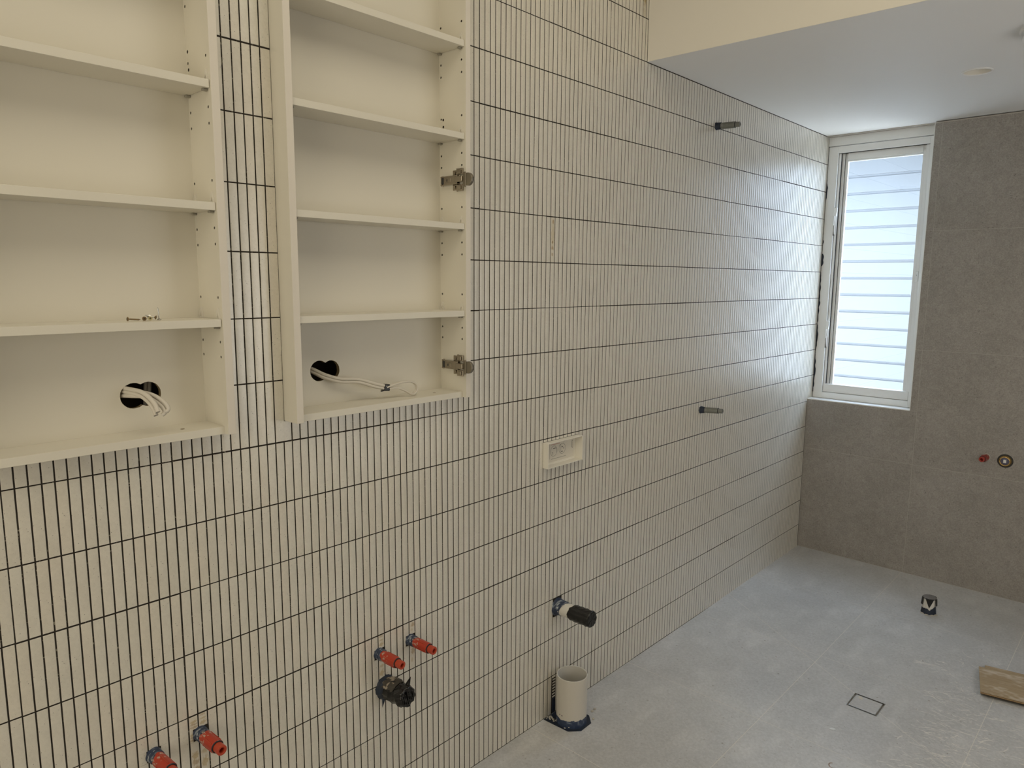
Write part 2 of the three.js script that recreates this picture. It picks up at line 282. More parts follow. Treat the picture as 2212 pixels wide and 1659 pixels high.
  for (let r = -8; r < 13; r++) {
    const y0 = 1.18 + r * ROW + GAP / 2, yTop = 1.18 + (r + 1) * ROW - GAP / 2;
    for (let c = Math.floor(BACKX / PITCH); c < 182; c++) {
      // tiles come on sheets about fourteen wide and two rows high, set with small errors
      const sh = Math.floor(c / 14) * 31 + Math.floor((r + 8) / 2), sx = (hash2(sh, 1, 5) - 0.5) * 0.0011, sy = (hash2(sh, 2, 5) - 0.5) * 0.0012;
      let x0 = c * PITCH + GAP / 2 + sx, x1 = (c + 1) * PITCH - GAP / 2 + sx, ya = y0 + sy, yb = yTop + sy;
      const xEnd = y0 > 0.85 ? WINX - 0.001 : ENDX - 0.001;
      if (x0 > xEnd - 0.003) continue; x1 = Math.min(x1, xEnd);
      const lim = x0 < bulkX(0) - 0.004 ? TOPY - 0.002 : CEIL - 0.003; if (ya > lim - 0.004) continue; yb = Math.min(yb, lim); if (x0 < bulkX(0) && ya > CEIL - 0.01) x1 = Math.min(x1, bulkX(0) - 0.002);
      if (yb > CABY0 + 0.01 && ya < CABY1) for (const k of CAB) { if (x1 < k.x0 && x1 > k.x0 - 0.0075) x1 = k.x0 - 0.001; if (x0 > k.x1 && x0 < k.x1 + 0.0055) x0 = k.x1 + 0.001; }   // the last tile is cut to meet the cabinet
      if (x1 - x0 < 0.003) continue; ya = Math.max(ya, 0.0012);
      let list = [[x0, x1, ya, yb]]; for (const h of holes) list = cut(list, h);
      for (const q of list) {
        const cx = (q[0] + q[1]) / 2, cy = (q[2] + q[3]) / 2; V.set(cx, cy, 0).applyMatrix4(camera.matrixWorldInverse);
        const px = -V.x / V.z * FOCAL, py = -V.y / V.z * FOCAL, seen = V.z < 0 && Math.abs(px) < 1100 && Math.abs(py) < 850;
        const d = EYE.distanceTo(new THREE.Vector3(cx, cy, 0)), area = seen ? (q[1] - q[0]) * (q[3] - q[2]) * (EYE.z / d) / (d * d) : 0;
        const st = stains.find(([sx2, sy2]) => sx2 > x0 - 0.001 && sx2 <= x0 + PITCH && sy2 > y0 && sy2 < yTop + GAP);
        pieces.push({ q, cx, cy, area, key: hash2(c, r + 40, 9), st: st && st[2], whole: q[3] - q[2] > ROW * 0.96 && q[1] - q[0] > PITCH * 0.85 });
      }
    }
  }
  pieces.sort((a, b) => b.area - a.area);
  const variants = Array.from({ length: 8 }, (_, k) => tileGeo(PITCH - GAP, ROW - GAP, k * 0.031 + 0.01, k * 0.17 + 0.08));
  const rest = [];
  pieces.forEach((p, i) => {
    const [a, b, c, d] = p.q, dz = (hash2(Math.floor(p.cx * 1e4), Math.floor(p.cy * 1e3), 77) + 0.1) * 0.0003, tilt = (hash2(Math.floor(p.cx * 1e4), 3, 78) - 0.5) * 0.01, lean = (hash2(Math.floor(p.cy * 1e4), Math.floor(p.cx * 1e4), 79) - 0.5) * 0.002;
    if (i < 296 || p.st) {
      const g = p.st ? tileGeo(b - a, d - c, 0, 0, true) : p.whole && Math.abs(b - a - PITCH + GAP) < 1e-5 && Math.abs(d - c - ROW + GAP) < 1e-5 ? variants[Math.floor(p.key * 8)] : tileGeo(b - a, d - c, p.key * 3, p.key * 7);
      const o = mesh('tile', g, p.st ? stainMat[p.st] : M.tile[Math.floor(p.key * 40) % 4], wall); o.position.set(p.cx, p.cy, dz); o.rotation.set(lean, tilt, 0);
    } else { const g = tileGeo(b - a, d - c, p.key * 3, p.key * 7); g.rotateX(lean); g.rotateY(tilt); g.translate(p.cx, p.cy, dz); rest.push(g); }
  });
  const far = mesh('tile_field', mergeGeometries(rest, false), M.tile[0], wall); far.userData.kind = 'stuff';
  // ridges of bare adhesive where a tile is missing behind the floor pipe
  const ridges = [bx(1.5832, 1.6, 0.05, 0.138, -0.003, -0.0012)]; for (let k = 0; k < 8; k++) ridges.push(rb(1.584, 1.6, 0.05 + k * 0.011, 0.056 + k * 0.011, -0.004, 0.0006, 0.0018));
  mesh('adhesive_ridge', ridges, M.crumb, wall);
}

// ---------------------------------------------------------------- floor
const floorY = (x, z) => 0.0127 * Math.max(0, x - 2.682);   // the floor rises gently towards the window wall
function prism(poly, yAt, t, inset) {                     // a flat slab piece with an arbitrary outline
  const n = poly.length, cx = poly.reduce((s, p) => s + p[0], 0) / n, cz = poly.reduce((s, p) => s + p[1], 0) / n;
  const P = [], N = [], U = []; const up = [0, 1, 0];
  const tri = (a, b, c, nn) => { for (const p of [a, b, c]) { P.push(...p); N.push(...nn); U.push(p[0] - 1.3, p[2]); } };
  const q = poly.map(([x, z]) => [x, yAt(x, z), z]), lo = q.map(([x, y, z]) => [x, y - t, z]), mid = [cx, q.reduce((s, p) => s + p[1], 0) / n, cz];
  for (let k = 0; k < n; k++) { const l = (k + 1) % n; tri(mid, q[l], q[k], up); const dx = q[l][0] - q[k][0], dz = q[l][2] - q[k][2], L = Math.hypot(dx, dz), nn = [dz / L, 0, -dx / L]; tri(q[k], q[l], lo[l], nn); tri(q[k], lo[l], lo[k], nn); }
  const g = new THREE.BufferGeometry(); g.setAttribute('position', new THREE.Float32BufferAttribute(P, 3)); g.setAttribute('normal', new THREE.Float32BufferAttribute(N, 3)); g.setAttribute('uv', new THREE.Float32BufferAttribute(U, 2)); return g;
}
function halfPlane(poly, [px, pz], [nx, nz]) {            // keeps the side that n points to
  const out = []; for (let k = 0; k < poly.length; k++) { const a = poly[k], b = poly[(k + 1) % poly.length], da = (a[0] - px) * nx + (a[1] - pz) * nz, db = (b[0] - px) * nx + (b[1] - pz) * nz; if (da >= 0) out.push(a); if (da * db < 0) { const t = da / (da - db); out.push([a[0] + (b[0] - a[0]) * t, a[1] + (b[1] - a[1]) * t]); } } return out;
}
const DRAIN = { x0: 2.386, x1: 2.493, z0: 0.761, z1: 0.869 };
{
  const floor = structure('floor', bx(BACKX - 0.1, 4.08, -0.2, -0.0095, -0.0045, RIGHTZ + 0.1), M.stoneGrout);
  // sloping screed that carries the raised tiles at the far end
  mesh('screed', prism([[2.682, 0], [3.88, 0], [3.88, RIGHTZ], [2.682, RIGHTZ]], (x, z) => floorY(x, z) - 0.0002, 0.02), M.floorGrout, floor);
  mesh('screed', [bx(BACKX, DRAIN.x0, -0.03, -0.0002, 0, RIGHTZ), bx(DRAIN.x1, 2.682, -0.03, -0.0002, 0, RIGHTZ), bx(DRAIN.x0, DRAIN.x1, -0.03, -0.0002, 0, DRAIN.z0), bx(DRAIN.x0, DRAIN.x1, -0.03, -0.0002, DRAIN.z1, RIGHTZ)], M.floorGrout, floor);
  const gx = []; for (let x = 1.468 - 0.607 * 6; x < 3.7; x += 0.607) gx.push(x); gx[0] = Math.max(gx[0], BACKX); gx.push(ENDX + 0.006);
  const gz = [0.001, 0.563, 1.158, 1.765, RIGHTZ], G = 0.001;
  const fold = [2.752, 0.346], fn = (() => { const dx = 2.308 - 2.752, dz = 1.044 - 0.346, L = Math.hypot(dx, dz); return [dz / L, -dx / L]; })();
  const inset = (poly, p, n) => halfPlane(poly, [p[0] + n[0] * G, p[1] + n[1] * G], n);
  const pipeHole = [1.602, 0.075];
  for (let i = 0; i + 1 < gx.length; i++) for (let j = 0; j + 1 < gz.length; j++) {
    const a = gx[i] + G, b = gx[i + 1] - G, c = gz[j] + (j ? G : 0), d = gz[j + 1] - G;
    let polys = [[[a, c], [b, c], [b, d], [a, d]]];
    if (a > 2 && b < 3.3 && d < 1.2) polys = polys.flatMap((p) => [inset(p, fold, fn), inset(p, fold, [-fn[0], -fn[1]])]);
    const out = [];
    for (let p of polys) {
      if (p.length < 3) continue;
      const hasDrain = a < 2.44 && b > 2.44 && c < 0.81 && d > 0.81, hasPipe = a < 1.6 && b > 1.6 && c < 0.07;
      if (hasDrain) { // four strips round the drain
        const strips = [halfPlane(p, [0, DRAIN.z0], [0, -1]), halfPlane(p, [0, DRAIN.z1], [0, 1])]; let m = halfPlane(halfPlane(p, [0, DRAIN.z0], [0, 1]), [0, DRAIN.z1], [0, -1]);
        strips.push(halfPlane(m, [DRAIN.x0, 0], [-1, 0]), halfPlane(m, [DRAIN.x1, 0], [1, 0])); out.push(merge(strips.filter((s) => s.length > 2).map((s) => prism(s, floorY, 0.009))));
      } else if (hasPipe) { // chipped octagonal cut-out round the standing pipe
        const [hx, hz] = pipeHole, S = new THREE.Shape(p.map(([x, z]) => new THREE.Vector2(x, -z))), h = new THREE.Path();
        [[0.066, -0.074], [0.066, 0.03], [0.034, 0.064], [-0.028, 0.066], [-0.062, 0.034], [-0.068, -0.074]].forEach(([u, v], k) => h[k ? 'lineTo' : 'moveTo'](hx + u, -(hz + v))); h.closePath(); S.holes.push(h);
        const g = new THREE.ExtrudeGeometry(S, { depth: 0.009, bevelEnabled: false }); g.rotateX(-Math.PI / 2); g.translate(0, -0.009, 0); out.push(metreUV(g, -1.3, 0));
      } else out.push(prism(p, floorY, 0.009));
    }
    for (const g of out) mesh('floor_tile', g, M.floor, floor);
  }
}

// ---------------------------------------------------------------- end wall: large stone-look tiles round the window
const WIN = { z1: 0.5345, y0: 0.903 };
{
  const wall = structure('wall_far', [bx(ENDX + 0.0004, 4.08, -0.1, WIN.y0 - 0.006, -0.0045, RIGHTZ + 0.1), bx(ENDX + 0.0004, 4.08, WIN.y0 - 0.006, CEIL - 0.004, WIN.z1 + 0.003, RIGHTZ + 0.1), bx(ENDX + 0.03, 4.08, CEIL - 0.004, TOPY + 0.1, -0.0045, RIGHTZ + 0.1)], M.stoneGrout);
  const zs = [0.0005, 0.5685, 1.1745, 1.7805, RIGHTZ], ys = [0.0, 0.6135, 1.2215, 1.8265, 2.3525], G = 0.0008;
  const add = (z0, z1, y0, y1) => { const w = z1 - z0 - 2 * G, h = y1 - y0 - 2 * G; const g = rb(-0.009, 0, -h / 2, h / 2, -w / 2, w / 2, 0.0003, 1); metreUV(g, rr(0, 1.2), rr(0, 1.2)); const o = mesh('wall_tile', g, M.stone, wall); o.position.set(ENDX + 0.009, (y0 + y1) / 2, (z0 + z1) / 2); };
  for (let j = 0; j < 4; j++) for (let i = 0; i < 4; i++) {
    if (i === 0) { if (j === 0) add(zs[0], zs[1], 0.0155, ys[1]); else if (j === 1) { add(zs[0], zs[1], ys[1], WIN.y0 - 0.004); add(WIN.z1, zs[1], WIN.y0 - 0.004, ys[2]); } else add(WIN.z1, zs[1], ys[j], ys[j + 1]); }
    else add(zs[i], zs[i + 1], j ? ys[j] : 0.0155, ys[j + 1]);
  }
  // cement bed below the raised floor line
  mesh('cement_bed', bx(ENDX + 0.001, ENDX + 0.009, 0, 0.016, 0, RIGHTZ), M.stoneGrout, wall);
}
structure('trim_1', rb(ENDX - 0.001, WINX, WIN.y0 - 0.0055, WIN.y0, 0.0005, WIN.z1, 0.0006, 1), M.frame);      // white sill strip
structure('trim_2', rb(ENDX - 0.001, WINX, WIN.y0, CEIL - 0.007, WIN.z1 - 0.002, WIN.z1 + 0.0015, 0.0005, 1), M.frame);   // white edge strip on the reveal
structure('trim_3', rb(WINX - 0.006, WINX + 0.03, 2.309, CEIL - 0.004, 0.001, WIN.z1 - 0.003, 0.0008, 1), M.frame);        // head board over the window

// ---------------------------------------------------------------- window
{
  const w = structure('window_1');
  const f = M.frame, X = WINX;
  const zl = 0.0015, zr = WIN.z1 - 0.003, yb = WIN.y0 + 0.001, yt = 2.306;
  mesh('frame_jamb', rb(X, X + 0.075, yb, yt, zl, 0.052, 0.001), f, w);
  mesh('frame_jamb', rb(X, X + 0.075, yb, yt, 0.5025, zr, 0.001), f, w);
  mesh('frame_head', rb(X, X + 0.075, 2.27, yt, 0.052, 0.5025, 0.001), f, w);
  mesh('frame_sill', rb(X, X + 0.075, yb, 0.938, 0.052, 0.5025, 0.001), f, w);
  const sash = new THREE.Group(); sash.name = 'sash'; w.add(sash);
  const S = X + 0.012;
  mesh('stile', [rb(S, S + 0.03, 0.986, 2.268, 0.0545, 0.066, 0.0008), rb(S + 0.014, S + 0.036, 0.986, 2.268, 0.067, 0.082, 0.0008), rb(S + 0.02, S + 0.036, 0.986, 2.268, 0.083, 0.098, 0.0008)], f, sash);
  mesh('stile', [rb(S, S + 0.03, 0.986, 2.268, 0.485, 0.5, 0.0008), rb(S + 0.012, S + 0.036, 0.986, 2.268, 0.468, 0.484, 0.0008)], f, sash);
  mesh('rail', rb(S - 0.004, S + 0.036, 0.94, 0.986, 0.0545, 0.5, 0.0012), f, sash);
  mesh('rail', [rb(S + 0.008, S + 0.036, 2.232, 2.268, 0.098, 0.468, 0.0008), rb(S + 0.016, S + 0.036, 2.224, 2.2315, 0.098, 0.468, 0.0006)], f, sash);
  mesh('gasket', [bx(S + 0.001, S + 0.02, 0.986, 2.268, 0.066, 0.067), bx(S + 0.015, S + 0.03, 0.986, 2.268, 0.082, 0.083), bx(S + 0.013, S + 0.03, 0.986, 2.268, 0.484, 0.485), bx(S - 0.002, S + 0.03, 2.268, 2.27, 0.053, 0.5025)], M.gasket, sash);
  mesh('glass_pane', bx(S + 0.026, S + 0.03, 0.98, 2.24, 0.09, 0.475), M.glass, sash);
  // torn dark waterproofing between the frame and the last finger tiles
  const scraps = []; for (const [ya, yb, wd] of [[2.02, 2.13, 0.006], [1.775, 1.8, 0.01], [1.655, 1.725, 0.015], [1.34, 1.62, 0.009], [1.17, 1.325, 0.013], [0.935, 1.165, 0.008]]) {
    const s = new THREE.Shape(), N = Math.max(8, Math.round((yb - ya) / 0.008)); s.moveTo(0, ya);
    for (let k = 0; k <= N; k++) { const t = k / N, y = ya + (yb - ya) * t; s.lineTo(Math.max(0.0008, wd * Math.sin(Math.PI * (0.08 + 0.84 * t)) * (0.25 + 0.95 * vnoise(y * 45, 3, 999, 8)) + 0.002 * (vnoise(y * 170, 1, 9999, 9) - 0.3)), y); }
    s.lineTo(0, yb); s.closePath(); const sg = new THREE.ExtrudeGeometry(s, { depth: 0.0015, bevelEnabled: false }); sg.rotateY(-Math.PI / 2); sg.translate(X - 0.0003, 0, 0.0015); scraps.push(sg);
  }
  mesh('membrane_strip', scraps, M.navy, w);
  // two casement fasteners on the left stile, lock on the right
  for (const y of [1.9, 1.27]) {
    const pts = [[X + 0.006, y - 0.07, 0.058], [X - 0.004, y - 0.04, 0.059], [X - 0.012, y, 0.062], [X - 0.016, y + 0.045, 0.068], [X - 0.012, y + 0.07, 0.07], [X + 0.002, y + 0.074, 0.062]];
    const lt = mesh('fastener', [tube(pts, 0.0032, 30, 8), rb(X - 0.002, X + 0.014, y - 0.005, y + 0.078, 0.0505, 0.0545, 0.001), rb(X - 0.009, X + 0.004, y + 0.03, y + 0.076, 0.052, 0.068, 0.001)], f, w);
    mesh('slot', bx(X + 0.0, X + 0.0125, y - 0.075, y - 0.02, 0.0525, 0.056), M.gasket, lt);
  }
  const lk = mesh('lock', [rb(S - 0.006, S + 0.002, 1.572, 1.626, 0.4855, 0.4985, 0.003), new THREE.CylinderGeometry(0.0055, 0.0055, 0.006, 20).rotateZ(Math.PI / 2).translate(S - 0.008, 1.605, 0.492)], M.frame, w);
  mesh('keyhole', bx(S - 0.0114, S - 0.0108, 1.602, 1.608, 0.4912, 0.4928), M.gasket, lk);
}

// ---------------------------------------------------------------- other walls and ceilings
{
  const poly = (y0, y1, pts) => { const s = new THREE.Shape(pts.map(([x, z]) => new THREE.Vector2(x, -z))); const g = new THREE.ExtrudeGeometry(s, { depth: y1 - y0, bevelEnabled: false }); g.rotateX(-Math.PI / 2); g.translate(0, y0, 0); return metreUV(g); };
  const z1 = RIGHTZ + 0.1;
  const hole = (s, x, z, r) => { const h = new THREE.Path(); h.absarc(x, -z, r, 0, Math.PI * 2, false); s.holes.push(h); };
  const s = new THREE.Shape([[bulkX(0), 0], [4.08, 0], [4.08, z1], [bulkX(z1), z1]].map(([x, z]) => new THREE.Vector2(x, -z))); hole(s, 3.003, 0.867, 0.045);
  const g = new THREE.ExtrudeGeometry(s, { depth: 0.2, bevelEnabled: false, curveSegments: 32 }); g.rotateX(-Math.PI / 2); g.translate(0, CEIL, 0);
  structure('ceiling', metreUV(g), M.ceiling);
  structure('wall_bulkhead', poly(CEIL + 0.2, TOPY + 0.1, [[bulkX(0), 0], [bulkX(0) + 0.13, 0], [bulkX(z1) + 0.13, z1], [bulkX(z1), z1]]), M.plaster);
  // skin of the bulkhead down to the soffit edge
  structure('trim_4', poly(CEIL + 0.0005, CEIL + 0.21, [[bulkX(0) - 0.001, 0.0005], [bulkX(0) - 0.0002, 0.0005], [bulkX(RIGHTZ) - 0.0002, RIGHTZ], [bulkX(RIGHTZ) - 0.001, RIGHTZ]]), M.plaster);
  structure('ceiling', [bx(BACKX - 0.1, SKYLIGHT.x - SKYLIGHT.w / 2, TOPY, TOPY + 0.15, 0, z1), bx(SKYLIGHT.x + SKYLIGHT.w / 2, 2.4, TOPY, TOPY + 0.15, 0, z1), bx(SKYLIGHT.x - SKYLIGHT.w / 2, SKYLIGHT.x + SKYLIGHT.w / 2, TOPY, TOPY + 0.15, 0, SKYLIGHT.z - SKYLIGHT.h / 2), bx(SKYLIGHT.x - SKYLIGHT.w / 2, SKYLIGHT.x + SKYLIGHT.w / 2, TOPY, TOPY + 0.15, SKYLIGHT.z + SKYLIGHT.h / 2, z1)], M.plaster);
  structure('ceiling', bx(2.2, 4.08, CEIL + 0.2, TOPY + 0.1, 0, z1), M.plaster);
  structure('wall_back', [bx(BACKX - 0.1, BACKX, -0.1, TOPY + 0.15, -0.0045, DOOR.z - DOOR.w / 2), bx(BACKX - 0.1, BACKX, -0.1, TOPY + 0.15, DOOR.z + DOOR.w / 2, z1), bx(BACKX - 0.1, BACKX, -0.1, DOOR.y - DOOR.h / 2, DOOR.z - DOOR.w / 2, DOOR.z + DOOR.w / 2), bx(BACKX - 0.1, BACKX, DOOR.y + DOOR.h / 2, TOPY + 0.15, DOOR.z - DOOR.w / 2, DOOR.z + DOOR.w / 2)], M.stone);
  structure('wall_right', [bx(BACKX, FILLWIN.x - FILLWIN.w / 2, -0.1, TOPY + 0.15, RIGHTZ, z1), bx(FILLWIN.x + FILLWIN.w / 2, 4.08, -0.1, TOPY + 0.15, RIGHTZ, z1), bx(FILLWIN.x - FILLWIN.w / 2, FILLWIN.x + FILLWIN.w / 2, -0.1, FILLWIN.y - FILLWIN.h / 2, RIGHTZ, z1), bx(FILLWIN.x - FILLWIN.w / 2, FILLWIN.x + FILLWIN.w / 2, FILLWIN.y + FILLWIN.h / 2, TOPY + 0.15, RIGHTZ, z1)], M.stone);
  // daylight openings behind the camera: a diffused skylight, plus an added frosted pane for fill
  const sky = structure('window_2'); mesh('skylight_diffuser', bx(SKYLIGHT.x - SKYLIGHT.w / 2, SKYLIGHT.x + SKYLIGHT.w / 2, TOPY + 0.01, TOPY + 0.03, SKYLIGHT.z - SKYLIGHT.h / 2, SKYLIGHT.z + SKYLIGHT.h / 2), std({ color: lin(0.8, 0.8, 0.8), emissive: lin(...SKYLIGHT.rgb), emissiveIntensity: 0.5 }), sky);
  const bw = structure('added_window_3'); mesh('added_fill_window_pane', bx(FILLWIN.x - FILLWIN.w / 2, FILLWIN.x + FILLWIN.w / 2, FILLWIN.y - FILLWIN.h / 2, FILLWIN.y + FILLWIN.h / 2, RIGHTZ + 0.01, RIGHTZ + 0.03), std({ color: lin(0.8, 0.8, 0.8), emissive: lin(...FILLWIN.rgb), emissiveIntensity: 0.4 }), bw);
  const dr = structure('window_4'); mesh('glazed_door_window', bx(BACKX - 0.03, BACKX - 0.01, DOOR.y - DOOR.h / 2, DOOR.y + DOOR.h / 2, DOOR.z - DOOR.w / 2, DOOR.z + DOOR.w / 2), std({ color: lin(0.8, 0.8, 0.8), emissive: lin(...DOOR.rgb), emissiveIntensity: 0.8 }), dr);
}

// ---------------------------------------------------------------- outside: the neighbour's weatherboards
{
  const n = thing('weatherboard_wall', 'darkened white weatherboard wall of the neighbouring house seen through window', 'wall', [5.6, 0, 0]);
  const p = 0.1271, s = new THREE.Shape([[0.04, 0], [0.012, 0], [0.0095, 0.0185], [0, 0.0192], [0, p - 0.0004], [0.04, p - 0.0004]].map(([a, b]) => new THREE.Vector2(a, b)));   // shiplap board: flat face over a shallow channel
  const g = new THREE.ExtrudeGeometry(s, { depth: 3.95, steps: 12, bevelEnabled: false }); g.translate(0, 0, -3.5); metreUV(g);
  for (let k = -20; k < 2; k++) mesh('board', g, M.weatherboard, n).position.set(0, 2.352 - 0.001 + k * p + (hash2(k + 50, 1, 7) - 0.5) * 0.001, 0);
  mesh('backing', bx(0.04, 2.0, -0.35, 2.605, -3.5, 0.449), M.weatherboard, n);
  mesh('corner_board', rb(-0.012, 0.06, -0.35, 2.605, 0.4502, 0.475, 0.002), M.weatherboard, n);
  mesh('added_shade_eave', [bx(-0.45, 2.0, 2.606, 2.66, -3.5, 0.6), bx(-0.47, -0.45, 2.58, 2.7, -3.5, 0.6)], M.weatherboard, n);  // unseen overhang added to keep sky light off the boards
  single('added_glare_wall', 'unseen pale wall added outside to brighten the glare on the finger tiles', 'wall', bx(7.0, 7.12, -0.35, 3.1, 0.2, 6), M.render);  // added reflector, mirrored by the tiles beside the window
  structure('floor_outside', bx(4.08, 9, -0.45, -0.35, -6, 7), M.ground).userData.kind = 'structure';
}

// ---------------------------------------------------------------- recessed cabinets
const SHELVES = [1.479, 1.719, 1.960, 2.199, 2.44];
function hingePart(cab, y) {
  const h = new THREE.Group(); h.name = 'hinge'; h.userData.label = 'nickel cup hinge left open on the side panel'; cab.add(h); h.position.set(0.5385, y - CABY0, 0);
  mesh('mounting_plate', [rb(-0.003, 0, -0.027, 0.027, 0.006, 0.034, 0.0012), rb(-0.006, -0.0005, -0.031, 0.031, 0.024, 0.0265, 0.0006), rb(-0.0075, -0.003, -0.03, -0.013, 0.0265, 0.05, 0.001), rb(-0.0075, -0.003, 0.013, 0.03, 0.0265, 0.05, 0.001), new THREE.CylinderGeometry(0.004, 0.0045, 0.003, 14).rotateZ(Math.PI / 2).translate(-0.004, -0.019, 0.0155), new THREE.CylinderGeometry(0.004, 0.0045, 0.003, 14).rotateZ(Math.PI / 2).translate(-0.004, 0.019, 0.0155), rb(-0.01, -0.006, 0.016, 0.026, 0.033, 0.045, 0.001), rb(-0.01, -0.006, -0.026, -0.016, 0.033, 0.045, 0.001)], M.nickel, h);
  mesh('arm', [rb(-0.0135, -0.006, -0.012, -0.0095, -0.034, 0.036, 0.0008), rb(-0.0135, -0.006, 0.0095, 0.012, -0.034, 0.036, 0.0008), rb(-0.0155, -0.013, -0.0115, 0.0115, -0.018, 0.036, 0.001), rb(-0.017, -0.0148, -0.006, 0.006, -0.014, 0.012, 0.001), rb(-0.012, -0.009, -0.013, 0.013, -0.035, -0.031, 0.001), new THREE.CylinderGeometry(0.0022, 0.0022, 0.0285, 10).translate(-0.008, 0, -0.031), rb(-0.02, -0.006, -0.008, 0.008, 0.03, 0.06, 0.003)], M.nickel, h);
  mesh('slot', [bx(-0.0175, -0.0168, -0.0032, 0.0032, -0.004, -0.001), bx(-0.014, -0.0125, -0.0085, 0.0085, -0.029, -0.019)], M.gasket, h);
  const cup = alongX(lathe([[0, 0], [0.0165, 0], [0.0172, 0.0015], [0.0172, 0.009], [0.0158, 0.0105], [0, 0.0105]], 24)); cup.translate(-0.012, -0.002, 0.0735); mesh('cup', [cup, rb(-0.014, -0.011, -0.022, 0.018, 0.058, 0.07, 0.004)], M.nickelDark ?? M.bronze, h);
}
function alongX(g) { return g.rotateZ(-Math.PI / 2); }
M.hingeCup = std({ color: lin(0.3, 0.27, 0.22), metalness: 1, roughness: 0.45 }); M.nickelDark = M.hingeCup;
function cabinet(c, label, hole, hinges, extra) {
  const o = thing('recessed_cabinet', label, 'cabinet', [c.x0, CABY0, 0], 'recessed wall cabinets'); const W = c.x1 - c.x0, t = 0.0175, H = CABY1 - CABY0 - 0.002, zb = -0.06, zf = 0.057;
  const side = (right) => {
    const s = new THREE.Shape([[-zf, 0], [-zb, 0], [-zb, H], [-zf, H]].map(([a, b]) => new THREE.Vector2(a, b)));
    const pins = [], pin = (y, z, r = 0.003) => { pins.push([y, z, r]); const h = new THREE.Path(); h.absarc(-z, y - CABY0, r, 0, Math.PI * 2, false); s.holes.push(h); };
    for (const y of [1.398, 1.43, 1.524, 1.635, 1.668, 1.764, 1.877, 1.909, 2.008, 2.12, 2.152, 2.249, 2.36, 2.392, 2.49, 2.6]) for (const z of [-0.0425, 0.041]) pin(y, z);
    if (right) for (const [y, z] of extra) pin(y, z, 0.0036);
    const lining = pins.flatMap(([y, z, r]) => [new THREE.CylinderGeometry(r, r, 0.0118, 10, 1, true).rotateZ(Math.PI / 2).translate(0.006, y - CABY0, z), new THREE.CylinderGeometry(r, r, 0.0004, 10).rotateZ(Math.PI / 2).translate(right ? 0.0115 : 0.0005, y - CABY0, z)]);
    const g = new THREE.ExtrudeGeometry(s, { depth: 0.012, bevelEnabled: false, curveSegments: 5 }); g.rotateY(Math.PI / 2); metreUV(g);
    if (right) { g.translate(W - t, 0, 0); mesh('side_panel', [g, bx(W - t + 0.012, W, 0, H, zb, zf)], M.melamine, o); mesh('peg_hole_lining', merge(lining).translate(W - t, 0, 0), M.rawBoard, o); mesh('edge_strip', rb(W - t + 0.0002, W - 0.0002, 0.0003, H, zf - 0.0004, zf + 0.0006, 0.0004, 1), M.edge, o); }
    else { g.translate(t - 0.012, 0, 0); mesh('side_panel', [g, bx(0, t - 0.012, 0, H, zb, zf)], M.melamine, o); mesh('peg_hole_lining', merge(lining).translate(t - 0.012, 0, 0), M.rawBoard, o); mesh('edge_strip', rb(0.0002, t - 0.0002, 0.0003, H, zf - 0.0004, zf + 0.0006, 0.0004, 1), M.edge, o); }
  };
  side(false); side(true);
  // back with the two overlapping hole-saw cuts
  const s = new THREE.Shape([[t, 0.001], [W - t, 0.001], [W - t, H], [t, H]].map(([a, b]) => new THREE.Vector2(a, b))), h = new THREE.Path(), { a, b, r1, r2 } = hole, pts = [];
  for (let k = 0; k < 120; k++) { const th = k / 120 * Math.PI * 2, dx = Math.cos(th), dy = Math.sin(th), mx = (a[0] + b[0]) / 2, my = (a[1] + b[1]) / 2; let R = 0; for (const [p, r] of [[a, r1], [b, r2]]) { const ox = mx - p[0], oy = my - p[1], bq = ox * dx + oy * dy, cq = ox * ox + oy * oy - r * r; R = Math.max(R, -bq + Math.sqrt(Math.max(0, bq * bq - cq))); } R += (hash2(k, 4, 3) - 0.5) * 0.0007; pts.push(new THREE.Vector2(mx + dx * R - c.x0, my + dy * R - CABY0)); }
  h.setFromPoints(pts); h.closePath(); s.holes.push(h);
  const bg = new THREE.ExtrudeGeometry(s, { depth: 0.012, bevelEnabled: false }); bg.translate(0, 0, -0.062); metreUV(bg);
  const bp = shade(new THREE.Mesh(bg, [M.melamine, M.chip])); bp.name = 'back_panel'; o.add(bp);
  mesh('bottom_panel', rb(t, W - t, -0.0005, 0.016, -0.05, 0.0415, 0.0006, 1), M.melamine, o);
  mesh('top_panel', rb(t, W - t, H - 0.016, H, -0.05, 0.0415, 0.0006, 1), M.melamine, o);
